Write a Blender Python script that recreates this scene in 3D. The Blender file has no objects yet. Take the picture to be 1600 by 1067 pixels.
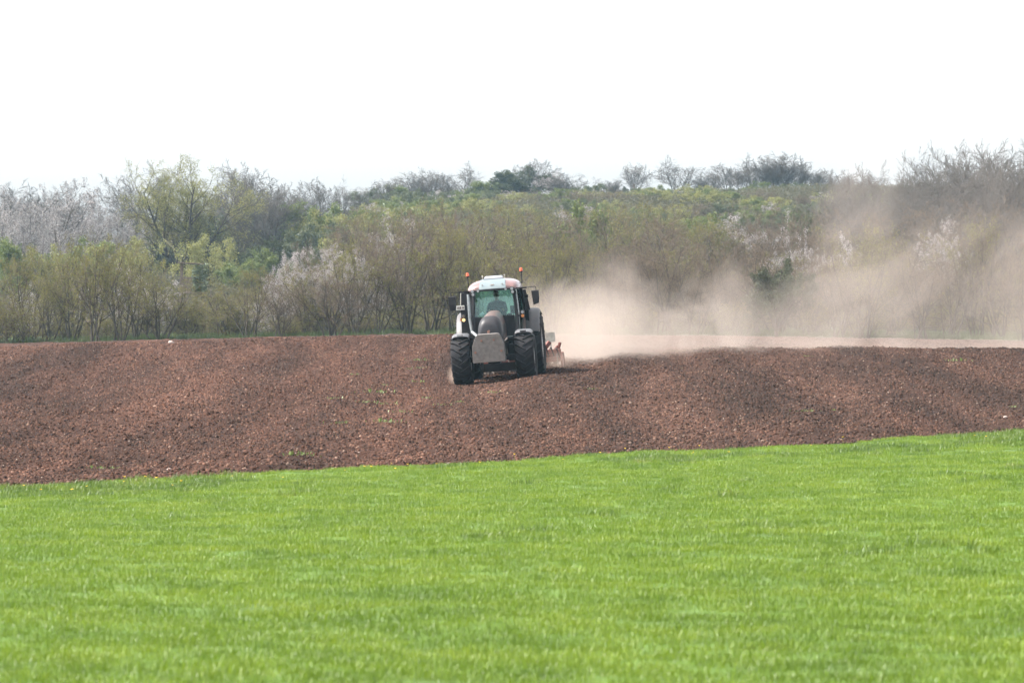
import bpy, bmesh, math, random
import numpy as np
from mathutils import Vector, Matrix

scene = bpy.context.scene
C = scene.collection
R = math.radians
PI = math.pi

# ------------------------------------------------------------------ camera, sky, sun, exposure
F = 5300.0            # focal length in photograph pixels (1600 wide)
HZ = 560.0            # photograph row of the true horizon
CAMZ = 1.7
cd = bpy.data.cameras.new('camera')
cam = bpy.data.objects.new('camera', cd); C.objects.link(cam)
cd.sensor_width = 36.0
cd.lens = F / 1600.0 * 36.0
cam.location = (0, 0, CAMZ)
cam.rotation_euler = (R(90) + math.atan((HZ - 533.5) / F), 0, 0)
cd.clip_start = 0.5; cd.clip_end = 6000
cd.dof.use_dof = True
cd.dof.focus_distance = 100.0
cd.dof.aperture_fstop = 5.0
scene.camera = cam

SUN_EL = 48.0
SUN_AZ = -94.0        # degrees from +Y towards +X
w = bpy.data.worlds.new('World'); scene.world = w; w.use_nodes = True
nt = w.node_tree
bg = nt.nodes['Background']
sky = nt.nodes.new('ShaderNodeTexSky'); sky.sky_type = 'NISHITA'; sky.sun_disc = False
sky.sun_elevation = R(SUN_EL); sky.sun_rotation = R(SUN_AZ)
sky.air_density = 1.0; sky.dust_density = 4.0; sky.ozone_density = 1.0
hs = nt.nodes.new('ShaderNodeHueSaturation'); hs.inputs['Saturation'].default_value = 0.16; hs.inputs['Value'].default_value = 2.05
nt.links.new(sky.outputs[0], hs.inputs['Color']); nt.links.new(hs.outputs[0], bg.inputs[0])
bg.inputs[1].default_value = 0.11
sl = bpy.data.lights.new('sun', 'SUN'); sl.energy = 5.0; sl.angle = R(0.53); sl.color = (1.0, 0.95, 0.87)
so = bpy.data.objects.new('sun', sl); C.objects.link(so)
sdir = Vector((math.cos(R(SUN_EL)) * math.sin(R(SUN_AZ)), math.cos(R(SUN_EL)) * math.cos(R(SUN_AZ)), math.sin(R(SUN_EL))))
so.rotation_euler = sdir.to_track_quat('Z', 'Y').to_euler()
so.location = sdir * 60
vs = scene.view_settings
vs.view_transform = 'Standard'; vs.look = 'None'; vs.gamma = 1.0; vs.use_curve_mapping = False
vs.exposure = 1.17
scene.render.engine = 'CYCLES'
cy = scene.cycles
cy.max_bounces = 8; cy.diffuse_bounces = 3; cy.glossy_bounces = 3; cy.transmission_bounces = 5
cy.transparent_max_bounces = 24; cy.volume_bounces = 1; cy.volume_step_rate = 1.0; cy.volume_max_steps = 256
cy.use_denoising = True; cy.sample_clamp_indirect = 8.0

HAZE_DENSITY = 0.00014
DUST_SCALE = 0.255

# ------------------------------------------------------------------ helpers
def link(o): C.objects.link(o); return o

def tag(o, label=None, cat=None, group=None, kind=None):
    if label: o['label'] = label
    if cat: o['category'] = cat
    if group: o['group'] = group
    if kind: o['kind'] = kind
    return o

def empty(name, loc=(0, 0, 0), label=None, cat=None, group=None):
    o = link(bpy.data.objects.new(name, None)); o.location = loc
    o.empty_display_size = 0.3
    return tag(o, label, cat, group)

def mesh_np(name, verts, faces, smooth=False):
    me = bpy.data.meshes.new(name)
    me.from_pydata([tuple(v) for v in verts] if not isinstance(verts, list) else verts, [], faces)
    if smooth: me.polygons.foreach_set('use_smooth', [True] * len(me.polygons))
    me.update()
    return me

def mesh_fast(name, V, quads=None, tris=None, matq=None, matt=None, smooth=False):
    """mesh from numpy arrays: V (n,3), quads (m,4), tris (k,3)"""
    me = bpy.data.meshes.new(name)
    quads = np.zeros((0, 4), int) if quads is None else quads
    tris = np.zeros((0, 3), int) if tris is None else tris
    nq, nt_ = len(quads), len(tris)
    me.vertices.add(len(V)); me.vertices.foreach_set('co', np.asarray(V, np.float32).ravel())
    me.loops.add(nq * 4 + nt_ * 3)
    me.loops.foreach_set('vertex_index', np.concatenate([quads.ravel(), tris.ravel()]).astype(np.int32))
    me.polygons.add(nq + nt_)
    st = np.concatenate([np.arange(nq) * 4, nq * 4 + np.arange(nt_) * 3]).astype(np.int32)
    me.polygons.foreach_set('loop_start', st)
    mi = np.concatenate([np.zeros(nq, int) if matq is None else matq, np.zeros(nt_, int) if matt is None else matt]).astype(np.int32)
    me.polygons.foreach_set('material_index', mi)
    if smooth: me.polygons.foreach_set('use_smooth', np.ones(nq + nt_, bool))
    me.update(calc_edges=True); me.validate()
    return me

def obj(name, me, mats, parent=None):
    if isinstance(me, bmesh.types.BMesh):
        m = bpy.data.meshes.new(name); me.normal_update(); me.to_mesh(m); me.free(); me = m
    o = link(bpy.data.objects.new(name, me))
    for m in (mats if isinstance(mats, (list, tuple)) else [mats]):
        me.materials.append(m)
    if parent is not None: o.parent = parent
    return o

# --- noise in numpy
_rs = np.random.RandomState(5)
_PERM = _rs.rand(256, 256)
def vnoise(x, y):
    xi = np.floor(x).astype(int); yi = np.floor(y).astype(int)
    fx = x - xi; fy = y - yi
    fx = fx * fx * (3 - 2 * fx); fy = fy * fy * (3 - 2 * fy)
    a = _PERM[xi & 255, yi & 255]; b = _PERM[(xi + 1) & 255, yi & 255]
    c = _PERM[xi & 255, (yi + 1) & 255]; d = _PERM[(xi + 1) & 255, (yi + 1) & 255]
    return (a * (1 - fx) + b * fx) * (1 - fy) + (c * (1 - fx) + d * fx) * fy - 0.5

# --- materials
def new_mat(name):
    m = bpy.data.materials.new(name); m.use_nodes = True
    return m, m.node_tree, m.node_tree.nodes['Principled BSDF']

def N(nt, typ, **kw):
    n = nt.nodes.new(typ)
    for k, v in kw.items():
        if k in n.inputs.keys() if hasattr(n.inputs, 'keys') else False: n.inputs[k].default_value = v
        else: setattr(n, k, v)
    return n

def ramp(nt, stops, interp='LINEAR'):
    r = nt.nodes.new('ShaderNodeValToRGB'); r.color_ramp.interpolation = interp
    e = r.color_ramp.elements
    while len(e) < len(stops): e.new(0.5)
    for el, (p, c) in zip(e, stops):
        el.position = p; el.color = (*c, 1) if len(c) == 3 else c
    return r

def simple(name, col, rough=0.5, metal=0.0, dust=0.0, coat=0.0, scale=6.0, spec=0.5, var=0.25):
    """painted or plastic surface with patchy wear and a film of soil dust"""
    m, t, p = new_mat(name)
    tc = t.nodes.new('ShaderNodeTexCoord')
    n1 = N(t, 'ShaderNodeTexNoise'); n1.inputs['Scale'].default_value = scale; n1.inputs['Detail'].default_value = 6
    t.links.new(tc.outputs['Object'], n1.inputs['Vector'])
    r1 = ramp(t, [(0.3, [c * (1 - var) for c in col]), (0.7, [min(1, c * (1 + var)) for c in col])])
    t.links.new(n1.outputs[0], r1.inputs[0])
    out = r1.outputs[0]
    if dust > 0:
        n2 = N(t, 'ShaderNodeTexNoise'); n2.inputs['Scale'].default_value = 3.1; n2.inputs['Detail'].default_value = 8; n2.inputs['Roughness'].default_value = 0.7
        t.links.new(tc.outputs['Object'], n2.inputs['Vector'])
        r2 = ramp(t, [(0.35, [0.4 * dust] * 3), (0.7, [min(1, 1.5 * dust)] * 3)])
        t.links.new(n2.outputs[0], r2.inputs[0])
        mx = t.nodes.new('ShaderNodeMix'); mx.data_type = 'RGBA'
        t.links.new(r2.outputs[0], mx.inputs[0]); t.links.new(out, mx.inputs[6]); mx.inputs[7].default_value = (0.30, 0.22, 0.175, 1)
        out = mx.outputs[2]
        rr = ramp(t, [(0, [rough] * 3), (1, [min(1, rough + 0.45)] * 3)])
        t.links.new(r2.outputs[0], rr.inputs[0]); t.links.new(rr.outputs[0], p.inputs['Roughness'])
    else:
        p.inputs['Roughness'].default_value = rough
    t.links.new(out, p.inputs['Base Color'])
    p.inputs['Metallic'].default_value = metal
    p.inputs['Coat Weight'].default_value = coat
    p.inputs['Specular IOR Level'].default_value = spec
    return m

def leaf_mat(name, c1, c2, trans=0.4, rough=0.5, spec=0.3):
    m, t, p = new_mat(name)
    oi = t.nodes.new('ShaderNodeObjectInfo')
    g = t.nodes.new('ShaderNodeNewGeometry')
    n1 = N(t, 'ShaderNodeTexNoise'); n1.inputs['Scale'].default_value = 0.9; n1.inputs['Detail'].default_value = 5
    t.links.new(g.outputs['Position'], n1.inputs['Vector'])
    ad = N(t, 'ShaderNodeMath', operation='MULTIPLY_ADD'); ad.inputs[1].default_value = 0.7; 
    t.links.new(g.outputs['Random Per Island'], ad.inputs[0])
    sb = N(t, 'ShaderNodeMath', operation='MULTIPLY_ADD'); sb.inputs[1].default_value = 1.2; sb.inputs[2].default_value = -0.45
    t.links.new(n1.outputs[0], sb.inputs[0]); t.links.new(sb.outputs[0], ad.inputs[2])
    r1 = ramp(t, [(0.1, c1), (0.9, c2)])
    t.links.new(ad.outputs[0], r1.inputs[0])
    t.links.new(r1.outputs[0], p.inputs['Base Color'])
    p.inputs['Roughness'].default_value = rough; p.inputs['Specular IOR Level'].default_value = spec
    tr = t.nodes.new('ShaderNodeBsdfTranslucent'); t.links.new(r1.outputs[0], tr.inputs[0])
    mx = t.nodes.new('ShaderNodeMixShader'); mx.inputs[0].default_value = trans
    t.links.new(p.outputs[0], mx.inputs[1]); t.links.new(tr.outputs[0], mx.inputs[2])
    t.links.new(mx.outputs[0], t.nodes['Material Output'].inputs['Surface'])
    return m

# ------------------------------------------------------------------ the lie of the land
_cols = [-1600, -800, -400, -62, 25, 120, 300, 800, 1600]
_ctrl = {  # (distance, photograph row the ground shows at) -> height
    -1600: [(46, 810), (100, 638), (118, 585), (130, 558), (150, 556), (192, 548)],
    -800: [(54, 755), (100, 622), (118, 568), (128, 543.5), (150, 545), (192, 535)],
    -400: [(58, 733), (100, 611), (118, 555), (128, 531), (150, 532), (192, 526)],
    -62: [(61, 715), (100, 600), (118, 550), (128, 525.5), (150, 526), (192, 520)],
    25: [(62, 711), (100, 593), (112, 561), (126, 534), (150, 528), (192, 520)],
    120: [(63, 705), (100, 588), (110, 563), (117, 550), (130, 549), (192, 519)],
    300: [(66, 696), (100, 584), (110, 556), (117, 545.5), (128, 545.5), (192, 519.5)],
    800: [(71, 668), (100, 589), (112, 556), (119, 546.5), (128, 547), (192, 529)],
    1600: [(80, 625), (100, 588), (112, 560), (120, 550), (130, 550), (192, 540)],
}
_hill = {-1600: [(250, 3.0), (330, 7.0), (450, 14.2), (560, 17), (900, 16)], -800: [(250, 3.4), (330, 8.0), (450, 15.2), (560, 18), (900, 17)],
         -400: [(250, 4.0), (330, 9.0), (450, 18.6), (560, 20.0), (900, 20)], -62: [(250, 5.0), (330, 10.5), (450, 21.6), (560, 22.8), (900, 22)],
         25: [(250, 5.2), (330, 11), (450, 21.9), (560, 23.0), (900, 23)], 120: [(250, 5.4), (330, 11.5), (450, 22.2), (560, 23.2), (900, 23)],
         300: [(250, 5.6), (330, 12), (450, 22.6), (560, 23.6), (900, 24)], 800: [(250, 6), (330, 12.5), (450, 23.4), (560, 24.6), (900, 25)],
         1600: [(250, 6), (330, 12), (450, 22.6), (560, 23.6), (900, 25)]}

def pchip(xs, ys, xq):
    xs = np.array(xs, float); ys = np.array(ys, float)
    h = np.diff(xs); d = np.diff(ys) / h
    m = np.zeros_like(xs); m[0] = d[0]; m[-1] = d[-1]
    for k in range(1, len(xs) - 1):
        if d[k - 1] * d[k] > 0:
            w1 = 2 * h[k] + h[k - 1]; w2 = h[k] + 2 * h[k - 1]
            m[k] = (w1 + w2) / (w1 / d[k - 1] + w2 / d[k])
    xq = np.clip(xq, xs[0], xs[-1])
    i = np.clip(np.searchsorted(xs, xq) - 1, 0, len(xs) - 2)
    t = (xq - xs[i]) / h[i]
    return ((1 + 2 * t) * (1 - t) ** 2 * ys[i] + t * (1 - t) ** 2 * h[i] * m[i] + t * t * (3 - 2 * t) * ys[i + 1] + t * t * (t - 1) * h[i] * m[i + 1])

_yq = np.linspace(0, 900, 3601)
_tab = []
for c in _cols:
    pts = [(-5, 0), (0, 0.0), (18, 0.0)] + [(y, CAMZ + (HZ - r) * y / F) for y, r in _ctrl[c]] + _hill[c]
    _tab.append(pchip([p[0] for p in pts], [p[1] for p in pts], _yq))
_tab = np.array(_tab)

def ground(x, y):
    x = np.asarray(x, float); y = np.asarray(y, float)
    c = np.clip(x * F / np.maximum(y, 40.0), _cols[0], _cols[-1])
    j = np.clip(np.searchsorted(_cols, c) - 1, 0, len(_cols) - 2)
    cc = np.array(_cols, float)
    t = (c - cc[j]) / (cc[j + 1] - cc[j])
    yi = np.clip(y, 0, 900) * 4.0
    k = np.clip(yi.astype(int), 0, _tab.shape[1] - 2); f = yi - k
    z0 = _tab[j, k] * (1 - f) + _tab[j, k + 1] * f
    z1 = _tab[j + 1, k] * (1 - f) + _tab[j + 1, k + 1] * f
    return z0 * (1 - t) + z1 * t

def yedge(x):
    x = np.asarray(x, float)
    e = 59.0 + 0.90 * np.clip(x, -22, 22) + 0.25 * (x - np.clip(x, -22, 22))
    return e + 0.5 * vnoise(x * 0.33 + 7, x * 0 + 3) + 0.25 * vnoise(x * 1.3, x * 0 + 9)

def field_relief(x, y):
    """tillage undulation and lumps of the ploughed field, metres"""
    b = x - 0.075 * (y - 90)
    r = (0.40 * vnoise(b * 0.36 + 3, y * 0.030) + 0.22 * vnoise(b * 0.95 + 31, y * 0.055 + 5)) * (0.18 + 0.82 * np.clip((119 - y) / 14, 0, 1))
    rough = 0.55 + 0.9 * np.clip(vnoise(x * 0.5 + 3, y * 0.22) + 0.5, 0, 1)
    r += rough * (0.08 * vnoise(x * 1.1 + 11, y * 0.9) + 0.06 * vnoise(x * 2.6, y * 2.3 + 40) + 0.065 * vnoise(x * 5.3, y * 4.1) + 0.075 * vnoise(x * 9.0 + 4, y * 6.0))
    # keep the tractor's own stand quiet
    q = np.exp(-(((x + 0.4) / 2.2) ** 2 + ((y - 101.5) / 3.2) ** 2) ** 2)
    e = np.clip((y - yedge(x)) / 2.0, 0.05, 1) * np.clip((184 - y) / 3.0, 0, 1)
    return r * (1 - q) * e - 0.02 * (1 - e)

def at(px, y):
    return (px - 800.0) * y / F
def gz(x, y):
    return float(ground(np.array([x]), np.array([y]))[0])

# ------------------------------------------------------------------ ground materials
def moist(t, g, col):
    """freshly turned earth to the right of the tractor's line is damper and browner"""
    sx = t.nodes.new('ShaderNodeSeparateXYZ'); t.links.new(g.outputs['Position'], sx.inputs[0])
    nz = N(t, 'ShaderNodeTexNoise'); nz.inputs['Scale'].default_value = 0.5; nz.inputs['Detail'].default_value = 4
    t.links.new(g.outputs['Position'], nz.inputs['Vector'])
    a = N(t, 'ShaderNodeMath', operation='MULTIPLY_ADD'); a.inputs[1].default_value = 5.0
    t.links.new(nz.outputs[0], a.inputs[0]); t.links.new(sx.outputs[0], a.inputs[2])
    mr = t.nodes.new('ShaderNodeMapRange'); mr.inputs['From Min'].default_value = 0.5; mr.inputs['From Max'].default_value = 5.5
    t.links.new(a.outputs[0], mr.inputs['Value'])
    mx = t.nodes.new('ShaderNodeMix'); mx.data_type = 'RGBA'; mx.blend_type = 'MULTIPLY'
    t.links.new(mr.outputs[0], mx.inputs[0]); t.links.new(col, mx.inputs[6]); mx.inputs[7].default_value = (0.86, 0.90, 0.92, 1)
    return mx.outputs[2]

def soil_mat():
    m, t, p = new_mat('ploughed_red_soil')
    g = t.nodes.new('ShaderNodeNewGeometry')
    mp = t.nodes.new('ShaderNodeMapping'); mp.inputs['Scale'].default_value = (0.20, 0.018, 0.1); mp.inputs['Rotation'].default_value = (0, 0, 0.075)
    t.links.new(g.outputs['Position'], mp.inputs['Vector'])
    big = N(t, 'ShaderNodeTexNoise'); big.inputs['Scale'].default_value = 2.2; big.inputs['Detail'].default_value = 6; big.inputs['Roughness'].default_value = 0.6
    t.links.new(mp.outputs[0], big.inputs['Vector'])
    fine = N(t, 'ShaderNodeTexNoise'); fine.inputs['Scale'].default_value = 9.0; fine.inputs['Detail'].default_value = 8; fine.inputs['Roughness'].default_value = 0.75
    t.links.new(g.outputs['Position'], fine.inputs['Vector'])
    rb = ramp(t, [(0.36, (0.028, 0.0148, 0.0105)), (0.5, (0.047, 0.0230, 0.0158)), (0.64, (0.078, 0.038, 0.026))])
    t.links.new(big.outputs[0], rb.inputs[0])
    rf = ramp(t, [(0.3, (0.62, 0.62, 0.62)), (0.7, (1.25, 1.22, 1.2))])
    t.links.new(fine.outputs[0], rf.inputs[0])
    mx = t.nodes.new('ShaderNodeMix'); mx.data_type = 'RGBA'; mx.blend_type = 'MULTIPLY'; mx.inputs[0].default_value = 1
    t.links.new(rb.outputs[0], mx.inputs[6]); t.links.new(rf.outputs[0], mx.inputs[7])
    # the band already worked and left in the flat beyond the brow is dry and paler (a property of the dry crust)
    at_ = t.nodes.new('ShaderNodeAttribute'); at_.attribute_name = 'dry'
    mx2 = t.nodes.new('ShaderNodeMix'); mx2.data_type = 'RGBA'
    t.links.new(at_.outputs['Fac'], mx2.inputs[0]); t.links.new(moist(t, g, mx.outputs[2]), mx2.inputs[6]); mx2.inputs[7].default_value = (0.098, 0.064, 0.052, 1)
    t.links.new(mx2.outputs[2], p.inputs['Base Color'])
    p.inputs['Roughness'].default_value = 0.95; p.inputs['Specular IOR Level'].default_value = 0.15
    bp = t.nodes.new('ShaderNodeBump'); bp.inputs['Strength'].default_value = 0.9; bp.inputs['Distance'].default_value = 0.08
    t.links.new(fine.outputs[0], bp.inputs['Height']); t.links.new(bp.outputs[0], p.inputs['Normal'])
    return m

def clod_mat():
    m, t, p = new_mat('soil_clod')
    oi = t.nodes.new('ShaderNodeObjectInfo'); g = t.nodes.new('ShaderNodeNewGeometry')
    wn = t.nodes.new('ShaderNodeTexWhiteNoise'); wn.noise_dimensions = '1D'
    t.links.new(oi.outputs['Random'], wn.inputs['W'])
    rb = ramp(t, [(0.0, (0.021, 0.0118, 0.0085)), (0.45, (0.044, 0.0220, 0.0152)), (0.85, (0.078, 0.039, 0.027)), (0.970, (0.108, 0.060, 0.043)), (0.99, (0.14, 0.088, 0.066)), (1.0, (0.17, 0.12, 0.095))])
    t.links.new(oi.outputs['Random'], rb.inputs[0])
    mp = t.nodes.new('ShaderNodeMapping'); mp.inputs['Scale'].default_value = (0.20, 0.018, 0.1); mp.inputs['Rotation'].default_value = (0, 0, 0.075)
    t.links.new(g.outputs['Position'], mp.inputs['Vector'])
    big = N(t, 'ShaderNodeTexNoise'); big.inputs['Scale'].default_value = 2.2; big.inputs['Detail'].default_value = 6; big.inputs['Roughness'].default_value = 0.6
    t.links.new(mp.outputs[0], big.inputs['Vector'])
    rf = ramp(t, [(0.36, (0.68, 0.70, 0.71)), (0.64, (1.36, 1.31, 1.28))])
    t.links.new(big.outputs[0], rf.inputs[0])
    mx = t.nodes.new('ShaderNodeMix'); mx.data_type = 'RGBA'; mx.blend_type = 'MULTIPLY'; mx.inputs[0].default_value = 1
    t.links.new(rb.outputs[0], mx.inputs[6]); t.links.new(rf.outputs[0], mx.inputs[7])
    t.links.new(moist(t, g, mx.outputs[2]), p.inputs['Base Color'])
    p.inputs['Roughness'].default_value = 0.95; p.inputs['Specular IOR Level'].default_value = 0.15
    return m

def turf_mat(name, c1, c2, c3):
    m, t, p = new_mat(name)
    g = t.nodes.new('ShaderNodeNewGeometry')
    a = N(t, 'ShaderNodeTexNoise'); a.inputs['Scale'].default_value = 0.5; a.inputs['Detail'].default_value = 8; a.inputs['Roughness'].default_value = 0.65
    t.links.new(g.outputs['Position'], a.inputs['Vector'])
    r = ramp(t, [(0.3, c1), (0.55, c2), (0.75, c3)])
    t.links.new(a.outputs[0], r.inputs[0]); t.links.new(r.outputs[0], p.inputs['Base Color'])
    p.inputs['Roughness'].default_value = 0.9; p.inputs['Specular IOR Level'].default_value = 0.2
    return m

def blade_mat(name, stops, trans=0.42, rough=0.42, spec=0.38):
    m, t, p = new_mat(name)
    g = t.nodes.new('ShaderNodeNewGeometry'); oi = t.nodes.new('ShaderNodeObjectInfo')
    a = N(t, 'ShaderNodeTexNoise'); a.inputs['Scale'].default_value = 0.8; a.inputs['Detail'].default_value = 6; a.inputs['Roughness'].default_value = 0.6
    t.links.new(g.outputs['Position'], a.inputs['Vector'])
    s1 = N(t, 'ShaderNodeMath', operation='MULTIPLY_ADD'); s1.inputs[1].default_value = 1.7; s1.inputs[2].default_value = -0.62
    t.links.new(a.outputs[0], s1.inputs[0])
    s2 = N(t, 'ShaderNodeMath', operation='MULTIPLY_ADD'); s2.inputs[1].default_value = 0.35
    t.links.new(oi.outputs['Random'], s2.inputs[0]); t.links.new(s1.outputs[0], s2.inputs[2])
    s3 = N(t, 'ShaderNodeMath', operation='MULTIPLY_ADD'); s3.inputs[1].default_value = 0.3
    t.links.new(g.outputs['Random Per Island'], s3.inputs[0]); t.links.new(s2.outputs[0], s3.inputs[2])
    r = ramp(t, stops)
    t.links.new(s3.outputs[0], r.inputs[0]); t.links.new(r.outputs[0], p.inputs['Base Color'])
    p.inputs['Roughness'].default_value = rough; p.inputs['Specular IOR Level'].default_value = spec
    tr = t.nodes.new('ShaderNodeBsdfTranslucent'); t.links.new(r.outputs[0], tr.inputs[0])
    mx = t.nodes.new('ShaderNodeMixShader'); mx.inputs[0].default_value = trans
    t.links.new(p.outputs[0], mx.inputs[1]); t.links.new(tr.outputs[0], mx.inputs[2])
    t.links.new(mx.outputs[0], t.nodes['Material Output'].inputs['Surface'])
    return m

M_soil = soil_mat(); M_clod = clod_mat()
M_turf = turf_mat('meadow_turf', (0.045, 0.075, 0.016), (0.065, 0.115, 0.018), (0.085, 0.135, 0.022))
M_margin = turf_mat('margin_turf', (0.03, 0.045, 0.018), (0.045, 0.065, 0.02), (0.065, 0.075, 0.035))
M_hill = turf_mat('scrub_ground', (0.03, 0.032, 0.020), (0.042, 0.046, 0.022), (0.06, 0.062, 0.032))
M_blade = blade_mat('grass_blade', [(0.0, (0.054, 0.104, 0.009)), (0.5, (0.109, 0.176, 0.012)), (1.0, (0.180, 0.238, 0.019))])
M_tuft = blade_mat('rough_grass_blade', [(0.0, (0.036, 0.072, 0.011)), (0.6, (0.080, 0.135, 0.015)), (1.0, (0.15, 0.17, 0.035))], trans=0.35, rough=0.4, spec=0.4)

# ------------------------------------------------------------------ ground sheets
def xcols(fine, half):
    a = np.arange(-fine[0], fine[0] + 1e-6, fine[1])
    out = [fine[0]]
    st = fine[1]
    while out[-1] < half:
        st *= 1.25; out.append(out[-1] + st)
    o = np.array(out[1:])
    return np.concatenate([-o[::-1], a, o])

def sheet(name, xs, ylo, yhi, n, relief=None, mats=None, power=1.0, dens=None, dry=None):
    """a ground sheet between two boundary curves ylo(x), yhi(x)"""
    t = np.linspace(0, 1, n) ** power
    X = np.repeat(xs[None, :], n, 0)
    Y = ylo(xs)[None, :] * (1 - t[:, None]) + yhi(xs)[None, :] * t[:, None]
    Z = ground(X, Y)
    if relief is not None: Z = Z + relief(X, Y)
    V = np.stack([X, Y, Z], -1).reshape(-1, 3)
    nx = len(xs)
    i = np.arange(n - 1)[:, None] * nx + np.arange(nx - 1)[None, :]
    Q = np.stack([i, i + 1, i + nx + 1, i + nx], -1).reshape(-1, 4)
    me = mesh_fast(name, V, Q, smooth=True)
    for nm, fn in (('dens', dens), ('dry', dry)):
        if fn is not None:
            a = me.attributes.new(nm, 'FLOAT', 'POINT')
            a.data.foreach_set('value', fn(X, Y).astype(np.float32).ravel())
    o = obj(name, me, mats); o['kind'] = 'structure'
    return o

def in_view(X, Y, m=1.12):
    return (np.abs(X) < 0.1515 * m * Y + 2.6).astype(float)

def meadow_dens(X, Y):
    return in_view(X, Y) * np.clip((16.0 / np.maximum(Y, 14)) ** 0.5, 0.45, 1.0) * (Y > 11)
def verge_mask(X, Y):
    d = yedge(X) - Y
    return in_view(X, Y) * np.clip(1.2 - np.abs(d - 3.6) / 3.4, 0, 1) * (vnoise(X * 0.8, Y * 0.4) > -0.02) + 0.3 * in_view(X, Y) * (d > 7) * (vnoise(X * 1.1 + 9, Y * 0.5) > 0.37)

meadow = sheet('meadow', xcols((14, 0.4), 90), lambda x: x * 0 - 4.0, lambda x: yedge(x), 150,
               lambda X, Y: 0.05 * vnoise(X * 0.6, Y * 0.5) + 0.04 * vnoise(X * 1.7, Y * 1.5) + 0.10 * np.clip(1 - (yedge(X) - Y) / 6, 0, 1) * vnoise(X * 0.8 + 5, Y * 0.7) - 0.03 * np.clip(1 - (yedge(X) - Y) / 0.5, 0, 1),
               M_turf, dens=meadow_dens)
a_ = meadow.data.attributes.new('verge', 'FLOAT', 'POINT')
co = np.zeros(len(meadow.data.vertices) * 3, np.float32); meadow.data.vertices.foreach_get('co', co); co = co.reshape(-1, 3)
a_.data.foreach_set('value', verge_mask(co[:, 0], co[:, 1]).astype(np.float32))

field = sheet('ploughed_field', xcols((20, 0.085), 110), lambda x: yedge(x), lambda x: x * 0 + 184.0, 760, field_relief, M_soil, power=1.0,
              dens=lambda X, Y: in_view(X, Y, 1.06) * (Y < 178) * np.where(Y < 131, 1.0, np.where(X > 0, 0.35, 0.1)),
              dry=lambda X, Y: 0.75 * np.clip((Y - 120) / 8, 0, 1) * np.clip((X - 1) / 4, 0, 1))
margin = sheet('field_margin', xcols((30, 1.0), 130), lambda x: x * 0 + 184.0, lambda x: x * 0 + 205.0, 30,
               lambda X, Y: 0.15 * vnoise(X * 0.4, Y * 0.4) * np.clip((Y - 184) / 3, 0, 1), M_margin, dens=lambda X, Y: in_view(X, Y) * (Y < 200))
hill = sheet('hillside', xcols((60, 3.0), 400), lambda x: x * 0 + 205.0, lambda x: x * 0 + 890.0, 120,
             lambda X, Y: 1.2 * vnoise(X * 0.05, Y * 0.05) * np.clip((Y - 205) / 60, 0, 1), M_hill, power=1.3, dens=lambda X, Y: in_view(X, Y) * (Y > 290) * (Y < 452) + 0.4 * in_view(X, Y) * (Y <= 290))

# ------------------------------------------------------------------ scatter of uncountable stuff (geometry nodes)
def scatter(o, target, attr, density, smin, smax, power=1.0, seed=0, tilt=0.25, full_rot=False):
    ng = bpy.data.node_groups.new(o.name + '_scatter', 'GeometryNodeTree')
    ng.interface.new_socket('Geometry', in_out='INPUT', socket_type='NodeSocketGeometry')
    ng.interface.new_socket('Geometry', in_out='OUTPUT', socket_type='NodeSocketGeometry')
    n = ng.nodes; L = ng.links.new
    gi = n.new('NodeGroupInput'); go = n.new('NodeGroupOutput')
    oi = n.new('GeometryNodeObjectInfo'); oi.inputs['Object'].default_value = target
    dp = n.new('GeometryNodeDistributePointsOnFaces'); dp.inputs['Seed'].default_value = seed
    na = n.new('GeometryNodeInputNamedAttribute'); na.data_type = 'FLOAT'; na.inputs['Name'].default_value = attr
    mu = n.new('ShaderNodeMath'); mu.operation = 'MULTIPLY'; mu.inputs[1].default_value = density
    L(na.outputs[0], mu.inputs[0]); L(oi.outputs['Geometry'], dp.inputs['Mesh']); L(mu.outputs[0], dp.inputs['Density'])
    sp = n.new('GeometryNodeSplitToInstances'); sp.domain = 'FACE'
    nv = n.new('GeometryNodeInputNamedAttribute'); nv.data_type = 'INT'; nv.inputs['Name'].default_value = 'variant'
    L(gi.outputs[0], sp.inputs[0]); L([q for q in nv.outputs if q.enabled and q.name == 'Attribute'][0], sp.inputs['Group ID'])
    ip = n.new('GeometryNodeInstanceOnPoints'); ip.inputs['Pick Instance'].default_value = True
    L(dp.outputs['Points'], ip.inputs['Points']); L(sp.outputs[0], ip.inputs['Instance'])
    rv = n.new('FunctionNodeRandomValue'); rv.data_type = 'FLOAT'; rv.inputs['Seed'].default_value = seed + 3
    rvo = [q for q in rv.outputs if q.enabled][0]
    pw = n.new('ShaderNodeMath'); pw.operation = 'POWER'; pw.inputs[1].default_value = power
    L(rvo, pw.inputs[0])
    mr = n.new('ShaderNodeMath'); mr.operation = 'MULTIPLY_ADD'; mr.inputs[1].default_value = smax - smin; mr.inputs[2].default_value = smin
    L(pw.outputs[0], mr.inputs[0]); L(mr.outputs[0], ip.inputs['Scale'])
    rr = n.new('FunctionNodeRandomValue'); rr.data_type = 'FLOAT_VECTOR'; rr.inputs['Seed'].default_value = seed + 9
    tl = PI if full_rot else tilt
    rr.inputs[0].default_value = (-tl, -tl, 0); rr.inputs[1].default_value = (tl, tl, 2 * PI)
    L([q for q in rr.outputs if q.enabled][0], ip.inputs['Rotation'])
    L(ip.outputs[0], go.inputs[0])
    md = o.modifiers.new('scatter', 'NODES'); md.node_group = ng

def set_variant(me, vals):
    a = me.attributes.new('variant', 'INT', 'FACE'); a.data.foreach_set('value', np.asarray(vals, np.int32))

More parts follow.
